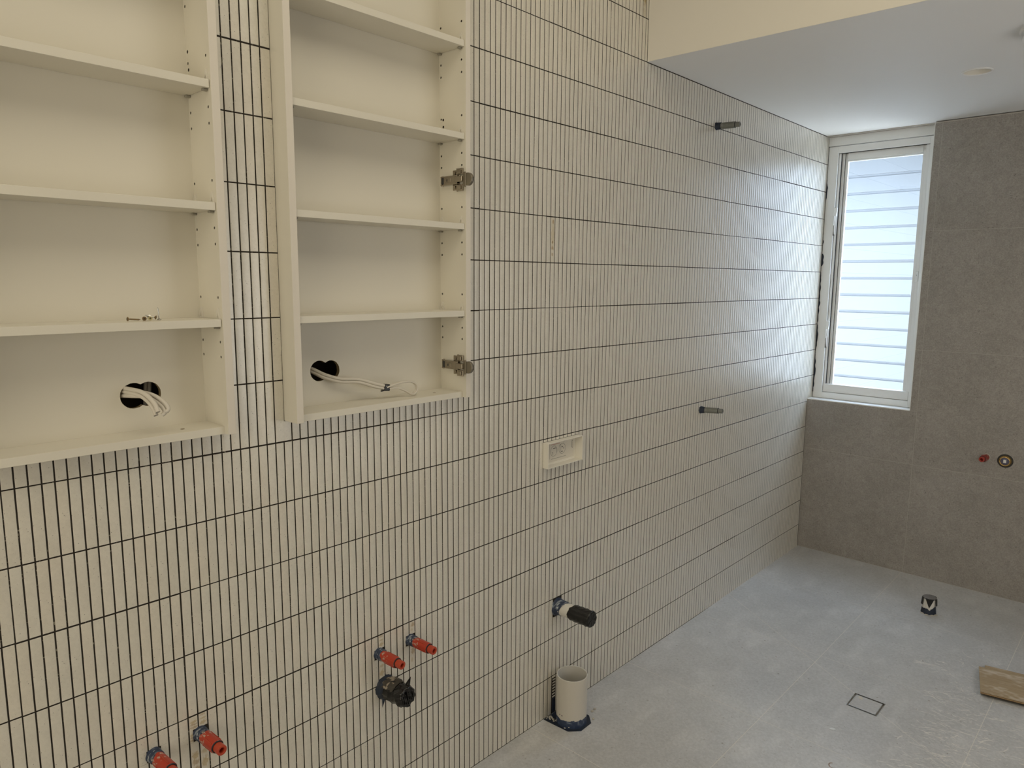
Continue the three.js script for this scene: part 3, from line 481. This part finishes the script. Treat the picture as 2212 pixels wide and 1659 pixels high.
  for (const y of SHELVES) {
    const sh = mesh('shelf', rb(t + 0.0012, W - t - 0.0012, y - 0.0162 - CABY0, y - CABY0, -0.0495, 0.053, 0.0007, 1), M.melamine, o);
    for (const sx of [0, 1]) for (const z of [-0.0415, 0.0395]) {
      const x = sx ? W - t : t, d = sx ? -1 : 1, yb = y - 0.0162 - CABY0, yt = y - CABY0;
      mesh('shelf_pin', rb(Math.min(x, x + d * 0.0105), Math.max(x, x + d * 0.0105), yb - 0.005, yb - 0.0002, z - 0.005, z + 0.005, 0.0018), M.clipPin ??= std({ color: lin(0.33, 0.31, 0.26), roughness: 0.35 }), sh);
      const tri = new THREE.Shape(); tri.moveTo(-0.006, 0); tri.lineTo(0.006, 0); tri.quadraticCurveTo(0.005, 0.012, 0.0015, 0.017); tri.quadraticCurveTo(0, 0.018, -0.0015, 0.017); tri.quadraticCurveTo(-0.005, 0.012, -0.006, 0);
      const hole2 = new THREE.Path(); hole2.moveTo(-0.0035, 0.002); hole2.lineTo(0, 0.0095); hole2.lineTo(0.0035, 0.002); hole2.closePath(); tri.holes.push(hole2);
      const cg = new THREE.ExtrudeGeometry(tri, { depth: 0.0024, bevelEnabled: false }); cg.scale(1.3, 1.25, 1); cg.rotateY(Math.PI / 2); cg.translate(sx ? x - 0.0025 : x + 0.0001, yt + 0.0002, z); mesh('shelf_clip', cg, M.clipPlastic, sh);
    }
  }
  for (const y of hinges) hingePart(o, y);
  mesh('screw_cap', lathe([[0, 0], [0.0042, 0], [0.0042, 0.0004], [0, 0.0004]], 12).translate(W - t - 0.075, 0.0161, 0.005), M.bronze, o);
  return o;
}
cabinet(CAB[0], 'open white wall cabinet beside the frame edge, loose screws on its shelf', { a: [0.2535, 1.3205], b: [0.2825, 1.3215], r1: 0.0268, r2: 0.0256 }, [], [[2.031, -0.042], [1.995, -0.041]]);
cabinet(CAB[1], 'open white wall cabinet with two metal hinges, next to bare tile wall', { a: [0.695, 1.334], b: [0.7285, 1.3325], r1: 0.0262, r2: 0.0258 }, [1.838, 1.322], [[2.006, -0.034], [1.987, -0.034]]);

// ---------------------------------------------------------------- cables
function twin(points, r, off, seg = 80) {                 // flat two-core cable: two cords joined by a thin web
  const up = (p, s) => [p[0] + off[0] * s, p[1] + off[1] * s, p[2] + off[2] * s];
  return [tube(points.map((p) => up(p, 1)), r, seg, 9), tube(points.map((p) => up(p, -1)), r, seg, 9)];
}
{
  const c = thing('power_cable', 'looped white flat cable hanging from the hole in the screw-strewn cabinet', 'cable', [0.2655, 1.31, -0.05], 'cables left in the cabinets'), L = (p) => [p[0] - 0.2655, p[1] - 1.31, p[2] + 0.05];
  mesh('cable_run', [...twin([[0.212, 1.335, -0.1], [0.228, 1.336, -0.075], [0.2415, 1.333, -0.045], [0.254, 1.329, -0.012], [0.261, 1.318, 0.012], [0.2645, 1.305, 0.028], [0.2655, 1.292, 0.036]].map(L), 0.0046, [0.001, 0.0036, 0.0028])], M.cable, c);
  mesh('cable_run', [...twin([[0.214, 1.321, -0.11], [0.232, 1.324, -0.07], [0.25, 1.326, -0.03], [0.265, 1.325, -0.006], [0.2775, 1.315, 0.016], [0.285, 1.303, 0.028], [0.286, 1.294, 0.031], [0.2815, 1.29, 0.029]].map(L), 0.0044, [0.003, 0.003, 0.0016])], M.cable, c);
  mesh('cable_run', [...twin([[0.306, 1.39, -0.115], [0.301, 1.35, -0.1], [0.298, 1.31, -0.1], [0.297, 1.25, -0.11]].map(L), 0.0042, [0.004, 0, 0.0])], M.cable, c);
}
{
  const c = thing('power_cable', 'white twin cable with black tape and end loop in the hinged cabinet', 'cable', [0.836, 1.281, -0.03], 'cables left in the cabinets'), L = (p) => [p[0] - 0.836, p[1] - 1.281, p[2] + 0.03];
  const run = [[0.64, 1.352, -0.11], [0.681, 1.336, -0.062], [0.704, 1.321, -0.04], [0.742, 1.308, -0.026], [0.79, 1.303, -0.018], [0.835, 1.288, -0.008], [0.866, 1.279, -0.002]];
  mesh('cable_run', [...twin(run.map(L), 0.0041, [0, 0.0039, 0.0006]), ...twin(run.map((p) => L([p[0], p[1] - 0.0008, p[2] - 0.007])), 0.0038, [0, 0.0039, 0.0006])], M.cable, c);
  const loop = [[0.866, 1.279, -0.002], [0.888, 1.284, -0.001], [0.918, 1.288, 0.0], [0.948, 1.287, 0.001], [0.965, 1.276, 0.002], [0.966, 1.263, 0.003], [0.955, 1.2525, 0.004], [0.945, 1.2535, 0.004], [0.93, 1.262, 0.003], [0.905, 1.273, 0.0], [0.866, 1.276, -0.004]];
  mesh('cable_loop', twin(loop.map(L), 0.0026, [0, 0, 0.0028], 140), M.cable, c);
  const tp = mesh('tape_wrap', rb(-0.0095, 0.0095, -0.0092, 0.0092, -0.0125, 0.0062, 0.003), M.blackTape, c); tp.position.set(...L([0.868, 1.2785, -0.004])); tp.rotation.z = -0.08;
  const tail = mesh('tape_wrap', rb(-0.008, 0.004, -0.0012, 0.0012, -0.003, 0.003, 0.0006), M.blackTape, c); tail.position.set(...L([0.8565, 1.2715, -0.001])); tail.rotation.z = 0.1;
}

// ---------------------------------------------------------------- loose screws on the third shelf up
{
  const Y = 1.479;
  function screw(label, pos, dir, headMat, bodyMat, len) {
    const s = thing('screw', label, 'screw', pos, 'loose screws on the cabinet shelf');
    const prof = [[0, -len]]; for (let k = 0; k < 16; k++) { const t = k / 16; const r = t < 0.18 ? 0.0012 * t / 0.18 + 0.0003 : 0.0017; prof.push([r, -len + t * len * 0.85], [r * 0.68, -len + (t + 0.03) * len * 0.85]); }
    prof.push([0.0013, -0.0035], [0.0013, -0.003]);
    const b = mesh('shank', lathe(prof, 10), bodyMat, s);
    const hd = mesh('head', lathe([[0.0013, -0.003], [0.0041, -0.0004], [0.0042, 0.0002], [0.0034, 0.0006], [0, 0.0007]], 18), headMat, s);
    mesh('cross_recess', [bx(-0.0022, 0.0022, 0.0005, 0.0009, -0.0005, 0.0005), bx(-0.0005, 0.0005, 0.0005, 0.0009, -0.0022, 0.0022)], M.gasket, hd);
    s.quaternion.setFromUnitVectors(new THREE.Vector3(0, 1, 0), new THREE.Vector3(...dir).normalize()); return s;
  }
  const R = 0.0042;
  screw('bronze screw lying flat, leftmost of the loose screws on shelf', [0.233, Y + R, 0.005], [-1, 0.09, 0.12], M.bronze, M.bronze, 0.026);
  screw('bronze screw with cross-slot head facing out, left of the yellow one', [0.2635, Y + R, 0.008], [-0.3, 0.06, 1], M.bronze, M.bronze, 0.025);
  screw('yellow zinc screw whose head faces the room', [0.2735, Y + R + 0.0005, 0.012], [-0.15, 0.02, 1], M.zinc, M.zinc, 0.024);
  screw('bright steel screw lying behind the yellow screw head', [0.277, Y + R + 0.0035, -0.004], [-0.5, 0.35, 1], M.steel, M.steel, 0.022);
  screw('bronze screw with tilted head, right of the lying screws', [0.2875, Y + R + 0.0012, 0.004], [0.9, -0.25, 0.55], M.bronze, M.steel, 0.022);
  screw('steel screw standing upright on its head on the shelf', [0.294, Y + 0.0008, 0.003], [0.06, -1, 0.02], M.steel, M.steel, 0.026);
}

// ---------------------------------------------------------------- outlet mounting box on the tile wall
{
  const { x0, x1, y0, y1 } = BOX, o = thing('outlet_box', 'white plastic outlet mounting frame with wiring diagram on tile wall', 'outlet box', [x0, y0, 0]), W = x1 - x0, H = y1 - y0, t = 0.0022, zf = 0.0235, zb = -0.02;
  mesh('collar', [rb(0, t, 0, H, zb, zf, 0.0008), rb(W - t, W, 0, H, zb, zf, 0.0008), rb(t, W - t, 0, t, zb, zf, 0.0008), rb(t, W - t, H - t, H, zb, zf, 0.0008)], M.whitePlastic, o);
  const cv = document.createElement('canvas'); cv.width = 512; cv.height = 240; const c = cv.getContext('2d');
  c.fillStyle = '#d9d3c6'; c.fillRect(0, 0, 512, 240);
  c.strokeStyle = '#77716a'; c.lineWidth = 3; c.beginPath(); c.moveTo(112, 30); c.lineTo(112, 200); c.stroke();
  const oval = (x, y, w, h) => { c.lineWidth = 3; c.strokeStyle = '#5e5a54'; c.beginPath(); c.ellipse(x, y, w, h, 0, 0, 7); c.stroke(); };
  oval(180, 118, 52, 58); oval(316, 112, 52, 58); c.beginPath(); c.moveTo(294, 62); c.lineTo(294, 160); c.moveTo(222, 84); c.lineTo(222, 140); c.moveTo(262, 78); c.quadraticCurveTo(280, 52, 296, 66); c.moveTo(336, 48); c.lineTo(352, 24); c.stroke();
  c.fillStyle = '#4a4640'; for (const [x, y, w, h] of [[168, 84, 44, 7], [148, 132, 18, 6], [158, 146, 12, 6], [306, 86, 18, 12], [300, 142, 26, 8], [338, 96, 8, 24], [140, 12, 60, 9], [12, 78, 72, 4], [16, 108, 62, 4], [12, 124, 58, 4], [140, 204, 240, 3]]) c.fillRect(x, y, w, h);
  c.fillStyle = '#9a5a50'; c.fillRect(128, 40, 150, 5); c.fillStyle = '#25252c'; c.fillRect(44, 142, 14, 18); c.fillRect(22, 186, 18, 12); c.fillStyle = '#a7a7aa'; c.fillRect(14, 164, 70, 18); c.fillRect(20, 200, 60, 8);
  const tx = new THREE.CanvasTexture(cv); tx.colorSpace = THREE.SRGBColorSpace; tx.magFilter = THREE.LinearFilter;
  mesh('back_plate', [rb(t, W - t, t, H - t, zb, -0.009, 0.0006), rb(t, W - t, t, t + 0.004, -0.009, -0.0075, 0.0005)], M.whitePlastic, o);
  const pl = new THREE.PlaneGeometry(W - 2 * t - 0.012, H - 2 * t - 0.009); pl.translate((W) / 2 - 0.001, H / 2 + 0.002, -0.00895); mesh('printed_diagram', pl, std({ map: tx, roughness: 0.5 }), o);
  mesh('moulded_slot', [bx(W - 0.021, W - 0.017, H * 0.5 + 0.024, H * 0.5 + 0.0255, -0.0088, -0.008), bx(W - 0.021, W - 0.017, H * 0.5 - 0.0015, H * 0.5, -0.0088, -0.008), bx(W - 0.0212, W - 0.0204, H * 0.5, H * 0.5 + 0.024, -0.0088, -0.008)], M.gasket, o);
}

// ---------------------------------------------------------------- water and waste pipe ends
function zCap(profile, seg = 26) { return alongZ(lathe(profile, seg)); }   // profile [radius, distance from wall]
function collar(o, r, len, m, s) { const g = zCap([[r * 1.5, -0.0068], [r * 1.25, -0.003], [r * 1.1, len * 0.3], [r * 1.06, len], [r * 0.99, len + 0.002]], 40); jitter(g, r * 0.09, 130, s); mesh('membrane_collar', g, m, o); }
function plug(name, label, category, pos, tilt, { r, len, body, tip, hex, group, torn, cs }) {
  const o = thing(name, label, category, pos, group); o.rotation.set(...tilt);
  const e = len - 0.021;
  const bg = zCap([[r, -0.02], [r, 0.0], [r, e * 0.35], [r * 1.02, e * 0.36], [r * 1.02, e - 0.001], [r * 0.99, e], [r * 0.84, e + 0.0004]], hex ? 8 : 26);
  { const u = bg.attributes.uv; for (let i = 0; i < u.count; i++) u.setXY(i, u.getX(i) * 1, Math.max(0, bg.attributes.position.getZ(i) / e)); }
  const b = mesh('plug_body', [bg], body, o);
  const ribs = []; for (let k = 0; k < 4; k++) { const a = k * Math.PI / 2 + 0.5; ribs.push(bx(r * 0.98, r * 1.1, -0.0011, 0.0011, e * 0.4, e - 0.004).rotateZ(a)); } mesh('rib', ribs, tip, b);
  mesh('seal_ring', new THREE.TorusGeometry(r * 0.86, 0.0014, 8, 26).translate(0, 0, e + 0.0015), M.rubber, o);
  mesh('threaded_end', zCap([[r * 0.8, e], [r * 0.8, e + 0.004], [r * 0.78, e + 0.005], [r * 0.8, e + 0.007], [r * 0.78, e + 0.009], [r * 0.8, e + 0.012], [r * 0.8, len - 0.001], [r * 0.74, len], [r * 0.46, len], [r * 0.44, len - 0.001], [r * 0.42, len - 0.018], [0, len - 0.018]]), tip, o);
  if (torn) collar(o, r, torn, cs, pos[0] * 40);
  return o;
}
const OR = { r: 0.0142, len: 0.1, body: M.orange, tip: M.orangePlain, torn: 0.018, cs: M.membrane, group: 'orange water pipe plugs' };
plug('pipe_plug', 'orange pipe plug smeared with plaster, beneath the screw cabinet, right one of pair', 'pipe plug', [0.3275, 0.5425, 0], [-0.03, 0.04, 0.3], OR);
plug('pipe_plug', 'orange pipe plug at the bottom edge, nearest the left frame side', 'pipe plug', [0.2265, 0.5405, 0], [-0.03, 0.05, 1.2], OR);
plug('pipe_plug', 'orange pipe plug directly above the black taped waste bundle', 'pipe plug', [0.8235, 0.5375, 0], [-0.02, 0.03, 2.1], OR);
plug('pipe_plug', 'orange pipe plug up and right of the black taped bundle', 'pipe plug', [0.934, 0.536, 0], [-0.01, 0.05, 0.0], OR);
const GR = { r: 0.0132, len: 0.102, body: M.greyPlug, tip: M.greyPlain, hex: true, torn: 0.02, cs: M.navy, group: 'grey shower pipe plugs' };
plug('pipe_plug', 'grey pipe plug high on the tile wall near the ceiling', 'pipe plug', [2.6205, 2.218, 0], [0.03, 0.1, 0.4], GR);
plug('pipe_plug', 'grey pipe plug at mid height on tile wall, below window level', 'pipe plug', [2.595, 0.997, 0], [-0.05, 0.1, 0.2], GR);
{ // red plug on the stone wall
  const o = plug('pipe_plug', 'red pipe plug sticking out of the grey stone wall', 'pipe plug', [ENDX, 0.7115, 0.892], [0, -Math.PI / 2 - 0.08, 0.04], { r: 0.0155, len: 0.075, body: M.redSmear, tip: M.redPlain, group: 'red water pipe plug' }); delete o.userData.group;
  mesh('plaster_ring', zCap([[0.0155, 0], [0.0185, 0.0002], [0.0185, 0.0016], [0.0155, 0.0018]], 24), M.crumb, o);
}
{ // brass mixer body in its round cut-out
  const o = thing('mixer_body', 'round brass mixer valve set into the grey stone wall', 'valve', [ENDX, 0.7065, 0.972]); o.rotation.y = -Math.PI / 2;
  mesh('cut_out', zCap([[0, -0.0004], [0.0335, -0.0004], [0.0335, 0.0004], [0, 0.0004]], 32), M.gasket, o);
  mesh('brass_ring', zCap([[0.0185, 0.001], [0.0185, 0.014], [0.0205, 0.0145], [0.0225, 0.0135], [0.0228, 0.01], [0.0245, 0.0095], [0.0245, 0.007], [0.0265, 0.006], [0.0268, 0.0005]], 36), M.brass, o);
  mesh('cartridge', zCap([[0, 0.006], [0.0185, 0.006], [0.0185, 0.0004], [0, 0.0004]], 30), std({ color: lin(0.13, 0.14, 0.25), roughness: 0.4 }), o);
  mesh('spindle', rb(-0.006, 0.006, -0.0075, 0.0075, 0.006, 0.016, 0.001), M.pvcWhite, o);
}
{ // waste stub with black tape
  const o = thing('waste_pipe', 'white waste pipe stub with black taped end sticking out of tile wall', 'pipe', [1.604, 0.4065, 0]); o.rotation.set(-0.01, 0.015, 0);
  mesh('pipe_wall', zCap([[0.0255, -0.03], [0.0255, 0.12]], 30), M.pvcWhite, o);
  const cg = zCap([[0.038, -0.0068], [0.034, -0.004], [0.029, 0.006], [0.0275, 0.018], [0.0268, 0.036], [0.0258, 0.041]], 44); { const p = cg.attributes.position; for (let i = 0; i < p.count; i++) if (p.getZ(i) > 0.01) p.setZ(i, p.getZ(i) + 0.5 * p.getX(i) + 0.25 * p.getY(i)); } jitter(cg, 0.0012, 120, 2); mesh('membrane_collar', cg, M.membrane, o);
  const prof = [[0.0262, 0.075], [0.0278, 0.0765]]; for (let k = 0; k < 12; k++) prof.push([0.0282 + (k % 2) * 0.0008, 0.08 + k * 0.0062]); prof.push([0.0275, 0.1525], [0.024, 0.154], [0.012, 0.1525], [0, 0.1535]);
  const tg = zCap(prof, 40); { const p = tg.attributes.position; for (let i = 0; i < p.count; i++) if (p.getZ(i) < 0.1) p.setZ(i, p.getZ(i) + 0.45 * p.getX(i) * (0.1 - p.getZ(i)) / 0.025); } jitter(tg, 0.0013, 150, 5); mesh('tape_wrap', tg, M.blackTape, o);
}
{ // waste outlet bundled in black plastic
  const o = thing('waste_pipe', 'waste outlet wrapped in crumpled black plastic, below orange plugs', 'pipe', [0.8435, 0.431, 0]); o.rotation.set(-0.03, 0.06, 0);
  const prof = [[0.0255, -0.02], [0.0262, 0.012], [0.0285, 0.022], [0.029, 0.04]]; for (let k = 0; k < 8; k++) prof.push([0.0296 - (k % 2) * 0.0012, 0.046 + k * 0.0055]); prof.push([0.028, 0.09], [0.0245, 0.0945], [0.017, 0.092], [0.009, 0.095], [0, 0.093]);
  const g = zCap(prof, 44); jitter(g, 0.0022, 110, 1.3); mesh('plastic_wrap', g, M.blackTape, o);
  const folds = []; for (let k = 0; k < 7; k++) folds.push(rb(-0.021 + k * 0.0062, -0.0185 + k * 0.0062, -0.019 + Math.abs(k - 3) * 0.003, 0.017 - Math.abs(k - 3) * 0.003, 0.0915, 0.0965 - (k % 3) * 0.0007, 0.001).rotateZ(0.15)); mesh('fold', folds, M.blackTape, o);
  const ear = new THREE.ConeGeometry(0.008, 0.024, 7); ear.rotateZ(-0.5); ear.translate(0.02, 0.034, 0.078); const ear2 = new THREE.ConeGeometry(0.006, 0.03, 6); ear2.rotateZ(2.9); ear2.translate(-0.02, -0.035, 0.012); mesh('loose_corner', [jitter(ear, 0.001, 100, 3)], M.blackTape, o);
  const cg = zCap([[0.036, -0.0062], [0.0345, -0.002], [0.031, 0.006], [0.0295, 0.016], [0.027, 0.02]], 40); jitter(cg, 0.0022, 120, 7); const cc = mesh('membrane_collar', [cg, ear2], M.navy, o);
  const sm = zCap([[0.0305, 0.012], [0.0316, 0.022], [0.0312, 0.05], [0.0302, 0.06]], 44); { const p = sm.attributes.position, idx = sm.index.array, keep = []; for (let i = 0; i < idx.length; i += 3) if (p.getY(idx[i]) > 0.016 && p.getX(idx[i]) < 0.02) keep.push(idx[i], idx[i + 1], idx[i + 2]); sm.setIndex(keep); } jitter(sm, 0.0022, 110, 1.3); mesh('plaster_smear', sm, std({ map: smearedTex([70, 66, 60], [176, 164, 146], 120, 0), roughness: 0.8 }), o);
}
{ // standing pipe by the wall
  const X = 1.602, Z = 0.075, R = 0.055, H = 0.179, o = thing('standing_pipe', 'open grey-white plastic pipe standing on the floor against tile wall', 'pipe', [X, 0, Z]);
  const d = paint(512, (i, j) => { const v = j / 512, a = i / 512 * 8, e = 0.115 + 0.07 * vnoise(a, 1, 8, 131) + 0.03 * vnoise(a * 5, 2, 40, 132) + (hash2(Math.floor(i / 3), 1, 3) - 0.5) * 0.01; if (v < e) { const n = vnoise(i / 12, j / 20, 99, 133), w = Math.max(0, n - 0.55) * 2 * Math.min(1, v / e); return [48 + w * 120, 62 + w * 115, 90 + w * 95]; } const f = (hash2(i, j, 134) - 0.5) * 5; return [207 + f, 202 + f, 192 + f]; });
  for (const u of [0.47, 0.5]) for (let a = -3; a < 4; a++) for (let b = -4; b < 5; b++) { const k = 4 * ((Math.floor(512 * 0.235) + b) * 512 + Math.floor(512 * u) + a); d[k] = d[k + 1] = d[k + 2] = 52; }
  const tx = texture(d, 512, 1);
  const N = 48, P = [], U = [], I = []; for (let k = 0; k <= N; k++) for (const y of [-0.03, 0, H - 0.001]) { const a = k / N * Math.PI * 2; P.push(R * Math.cos(a), y, -R * Math.sin(a)); U.push(k / N, Math.max(0, y / H)); }
  for (let k = 0; k < N; k++) for (const j of [0, 1]) { const a = k * 3 + j, b = a + 3; I.push(a, b, a + 1, b, b + 1, a + 1); }
  const g = new THREE.BufferGeometry(); g.setAttribute('position', new THREE.Float32BufferAttribute(P, 3)); g.setAttribute('uv', new THREE.Float32BufferAttribute(U, 2)); g.setIndex(I); g.computeVertexNormals();
  mesh('outer_wall', g, std({ map: tx, roughness: 0.38 }), o);
  mesh('rim', lathe([[R, H - 0.001], [R - 0.0006, H], [R - 0.0032, H], [R - 0.0038, H - 0.001], [R - 0.0038, 0.0], [R - 0.0038, -0.03]], 48), M.pvc, o);
  const base = new THREE.Shape(); [[0.066, -0.074], [0.066, 0.03], [0.034, 0.064], [-0.028, 0.066], [-0.062, 0.034], [-0.068, -0.074]].forEach(([u, v], k) => base[k ? 'lineTo' : 'moveTo'](u, -v)); base.closePath();
  const bg = new THREE.ExtrudeGeometry(base, { depth: 0.004, bevelEnabled: false }); bg.rotateX(-Math.PI / 2); bg.translate(0, -0.0041, 0); mesh('membrane_base', bg, M.navy, o);
  const cr = []; for (let k = 0; k < 30; k++) { const q = new THREE.IcosahedronGeometry(rr(0.0012, 0.0042), 0); q.scale(1, 0.7, 1); q.rotateY(rnd() * 6); q.translate(-0.058 + rr(-0.006, 0.012) + k * 0.0004, rr(-0.002, 0.008), -0.066 + rr(0, 0.075) * (k / 26) * 1.2); cr.push(q); } const cm = mesh('mortar_crumbs', cr, M.crumb, o); cm.userData.kind = 'stuff';
  const wg = rb(1.5835 - X, 1.6 - X, 0.0, 0.058, -0.0045 - Z, 0.001 - Z, 0.002); mesh('wall_membrane', wg, M.navy, o);
}
{ // capped floor waste near the end wall
  const X = 3.433, Z = 0.792, H = 0.078, o = thing('floor_pipe', 'short white floor pipe capped with pointed black tape strips', 'pipe', [X, floorY(X, Z), Z]), R = 0.028;
  mesh('pipe_wall', lathe([[R, -0.012], [R, H]], 32), M.pvcWhite, o);
  const tape = lathe([[0, H + 0.0016], [0.014, H + 0.0012], [R * 0.98, H + 0.0008], [R + 0.0012, H - 0.001], [R + 0.0014, H - 0.006]], 32); mesh('tape_cap', jitter(tape, 0.0005, 260, 2), std({ color: lin(0.16, 0.15, 0.14), roughness: 0.45 }), o);
  const a0 = Math.atan2(-(EYE.z - Z), EYE.x - X);
  for (const [da, w, drop] of [[0.06, 0.62, 0.043], [-1.15, 0.3, 0.036], [1.2, 0.3, 0.034], [2.6, 0.6, 0.04]]) {
    const P = [], I = [], n = 8; for (let k = 0; k <= n; k++) { const a = a0 + da + (k / n - 0.5) * 2 * w, rr2 = R + 0.0016 + (Math.abs(da) > 1 ? 0.002 : 0), dp = Math.abs(da) > 1 ? drop : drop * (1 - Math.abs(k / n - 0.5) * 2) + 0.003; P.push(Math.cos(a) * rr2, H - 0.0005, -Math.sin(a) * rr2, Math.cos(a) * (rr2 + (Math.abs(da) > 1 ? 0.003 : 0)), H - dp, -Math.sin(a) * (rr2 + (Math.abs(da) > 1 ? 0.003 : 0))); }
    for (let k = 0; k < n; k++) { const q = 2 * k; I.push(q, q + 1, q + 2, q + 1, q + 3, q + 2); }
    const g = new THREE.BufferGeometry(); g.setAttribute('position', new THREE.Float32BufferAttribute(P, 3)); g.setIndex(I); g.computeVertexNormals(); const mm = M.blackTape2 ??= std({ color: lin(0.005, 0.005, 0.0055), roughness: 0.35, side: THREE.DoubleSide }); mesh('tape_strip', g, mm, o);
  }
  const P = [], I = [], n = 60; for (let k = 0; k <= n; k++) { const a = k / n * Math.PI * 2, h = 0.012 + 0.014 * vnoise(k / 6, 1, 10, 141) + 0.008 * vnoise(k / 2, 2, 30, 142) + (Math.cos(a - a0 - 0.9) > 0.8 ? 0.012 : 0); P.push(Math.cos(a) * (R + 0.0045), 0.0006, -Math.sin(a) * (R + 0.0045), Math.cos(a) * (R + 0.0009), h, -Math.sin(a) * (R + 0.0009)); }
  for (let k = 0; k < n; k++) { const q = 2 * k; I.push(q, q + 2, q + 1, q + 1, q + 2, q + 3); }
  const g = new THREE.BufferGeometry(); g.setAttribute('position', new THREE.Float32BufferAttribute(P, 3)); g.setIndex(I); g.computeVertexNormals(); mesh('membrane_collar', g, M.navy, o);
  const cr = []; for (let k = 0; k < 9; k++) { const a = a0 + rr(-1.2, 1.2), q = new THREE.IcosahedronGeometry(rr(0.003, 0.006), 0); q.scale(1.6, 0.5, 1.6); q.translate(Math.cos(a) * 0.035, 0.001, -Math.sin(a) * 0.035); cr.push(q); } const cm = mesh('mortar_crumbs', cr, M.crumb, o); cm.userData.kind = 'stuff';
}

// ---------------------------------------------------------------- tile-insert floor drain
{
  const { x0, x1, z0, z1 } = DRAIN, o = thing('floor_drain', 'square floor drain with tile insert and thin steel frame', 'drain', [(x0 + x1) / 2, 0, (z0 + z1) / 2]), a = (x1 - x0) / 2, b = (z1 - z0) / 2, t = 0.0014, y = 0.0008;
  mesh('frame', [bx(-a, -a + t, -0.03, y, -b, b), bx(a - t, a, -0.03, y, -b, b), bx(-a + t, a - t, -0.03, y, -b, -b + t), bx(-a + t, a - t, -0.03, y, b - t, b)], M.steel, o);
  mesh('well', bx(-a + t, a - t, -0.032, -0.026, -b + t, b - t), M.gasket, o);
  const g = 0.0072; mesh('grate', [bx(-a + g, -a + g + 0.0016, -0.026, y, -b + g, b - g), bx(a - g - 0.0016, a - g, -0.026, y, -b + g, b - g), bx(-a + g, a - g, -0.026, y, -b + g, -b + g + 0.0016), bx(-a + g, a - g, -0.026, y, b - g - 0.0016, b - g)], M.steel, o);
  const ig = bx(-a + g + 0.0016, a - g - 0.0016, -0.02, 0.0002, -b + g + 0.0016, b - g - 0.0016); metreUV(ig, (x0 + x1) / 2 - 1.3, (z0 + z1) / 2); mesh('tile_insert', ig, M.floor, o);
}

// ---------------------------------------------------------------- ply offcuts on the floor
{
  const ang = 0.2;
  function board(label, x, z, y, w, len, t) {
    const o = thing('plywood_board', label, 'board', [x, y, z], 'plywood offcuts on the floor'); o.rotation.y = ang;
    const f = bx(-w, 0, t - 0.0015, t, 0, len); metreUV(f, x, z); mesh('face_ply', f, M.ply, o);
    mesh('core_ply', bx(-w + 0.0006, -0.0006, t * 0.55, t - 0.0015, 0.0006, len), M.plyDark, o);
    mesh('core_ply', bx(-w, 0, t * 0.3, t * 0.55, 0, len), M.plyLight, o);
    mesh('back_ply', bx(-w + 0.0006, -0.0006, 0, t * 0.3, 0.0006, len), M.plyDark, o);
  }
  board('lower plywood strip showing behind the dusty upper board', 3.052, 1.088, 0.0062, 0.215, 0.9, 0.0075);
  board('dusty plywood board lying on top at right edge', 3.007, 1.074, 0.014, 0.214, 0.95, 0.008);
}

// ---------------------------------------------------------------- ceiling fittings
{
  const o = thing('downlight', 'round white recessed downlight in the low ceiling, switched off', 'downlight', [3.003, CEIL, 0.867]);
  mesh('trim_ring', lathe([[0.0445, 0.004], [0.0445, -0.001], [0.047, -0.0035], [0.0515, -0.0035], [0.0535, -0.002], [0.0535, 0.0]], 48), M.ceiling, o);
  mesh('reflector', lathe([[0.0444, 0.0], [0.04, 0.02], [0.034, 0.036], [0, 0.036]], 40), M.plaster, o);
  mesh('lens', lathe([[0, 0.0352], [0.03, 0.0352], [0.03, 0.0358], [0, 0.0358]], 32), M.ceiling, o);
}
{
  const o = thing('exhaust_fan', 'round white ceiling exhaust fan cut off by the right edge', 'fan', [2.6, CEIL, 1.185]);
  mesh('base_ring', lathe([[0.128, 0.0], [0.129, -0.006], [0.122, -0.011], [0.09, -0.012], [0.09, 0]], 56), M.ceiling, o);
  mesh('hub', lathe([[0.03, -0.01], [0.03, -0.026]], 24), M.ceiling, o);
  mesh('cover_disc', lathe([[0, -0.031], [0.11, -0.031], [0.118, -0.029], [0.121, -0.026], [0.118, -0.0245], [0, -0.0245]], 56), M.ceiling, o);
}

// ---------------------------------------------------------------- small litter on the floor
{
  const s = new THREE.Shape([[-0.011, -0.004], [0.002, -0.0065], [0.012, -0.001], [0.009, 0.005], [-0.003, 0.0045]].map(([a, b]) => new THREE.Vector2(a, b))); const g = new THREE.ExtrudeGeometry(s, { depth: 0.0012, bevelEnabled: false }); g.rotateX(-Math.PI / 2); g.rotateY(-1.2);
  single('paint_chip', 'small pale blue-white chip on the floor before the drain', 'chip', g, M.chipWhite).position.set(2.199, 0.0001, 0.777);
  for (const [x, z, r, lab] of [[1.695, 0.1, 0.0045, 'white crumb nearest the standing pipe, right of it'], [1.712, 0.098, 0.004, 'white crumb beside another, right of the standing pipe'], [1.66, 0.13, 0.004, 'white crumb on the floor before the standing pipe']]) { const q = new THREE.IcosahedronGeometry(r, 1); q.scale(1.3, 0.6, 1); jitter(q, r * 0.2, 300, x); single('mortar_crumb', lab, 'crumb', q, M.crumb, 'mortar crumbs on the floor').position.set(x, r * 0.55, z); }
}

renderer.render(scene, camera);
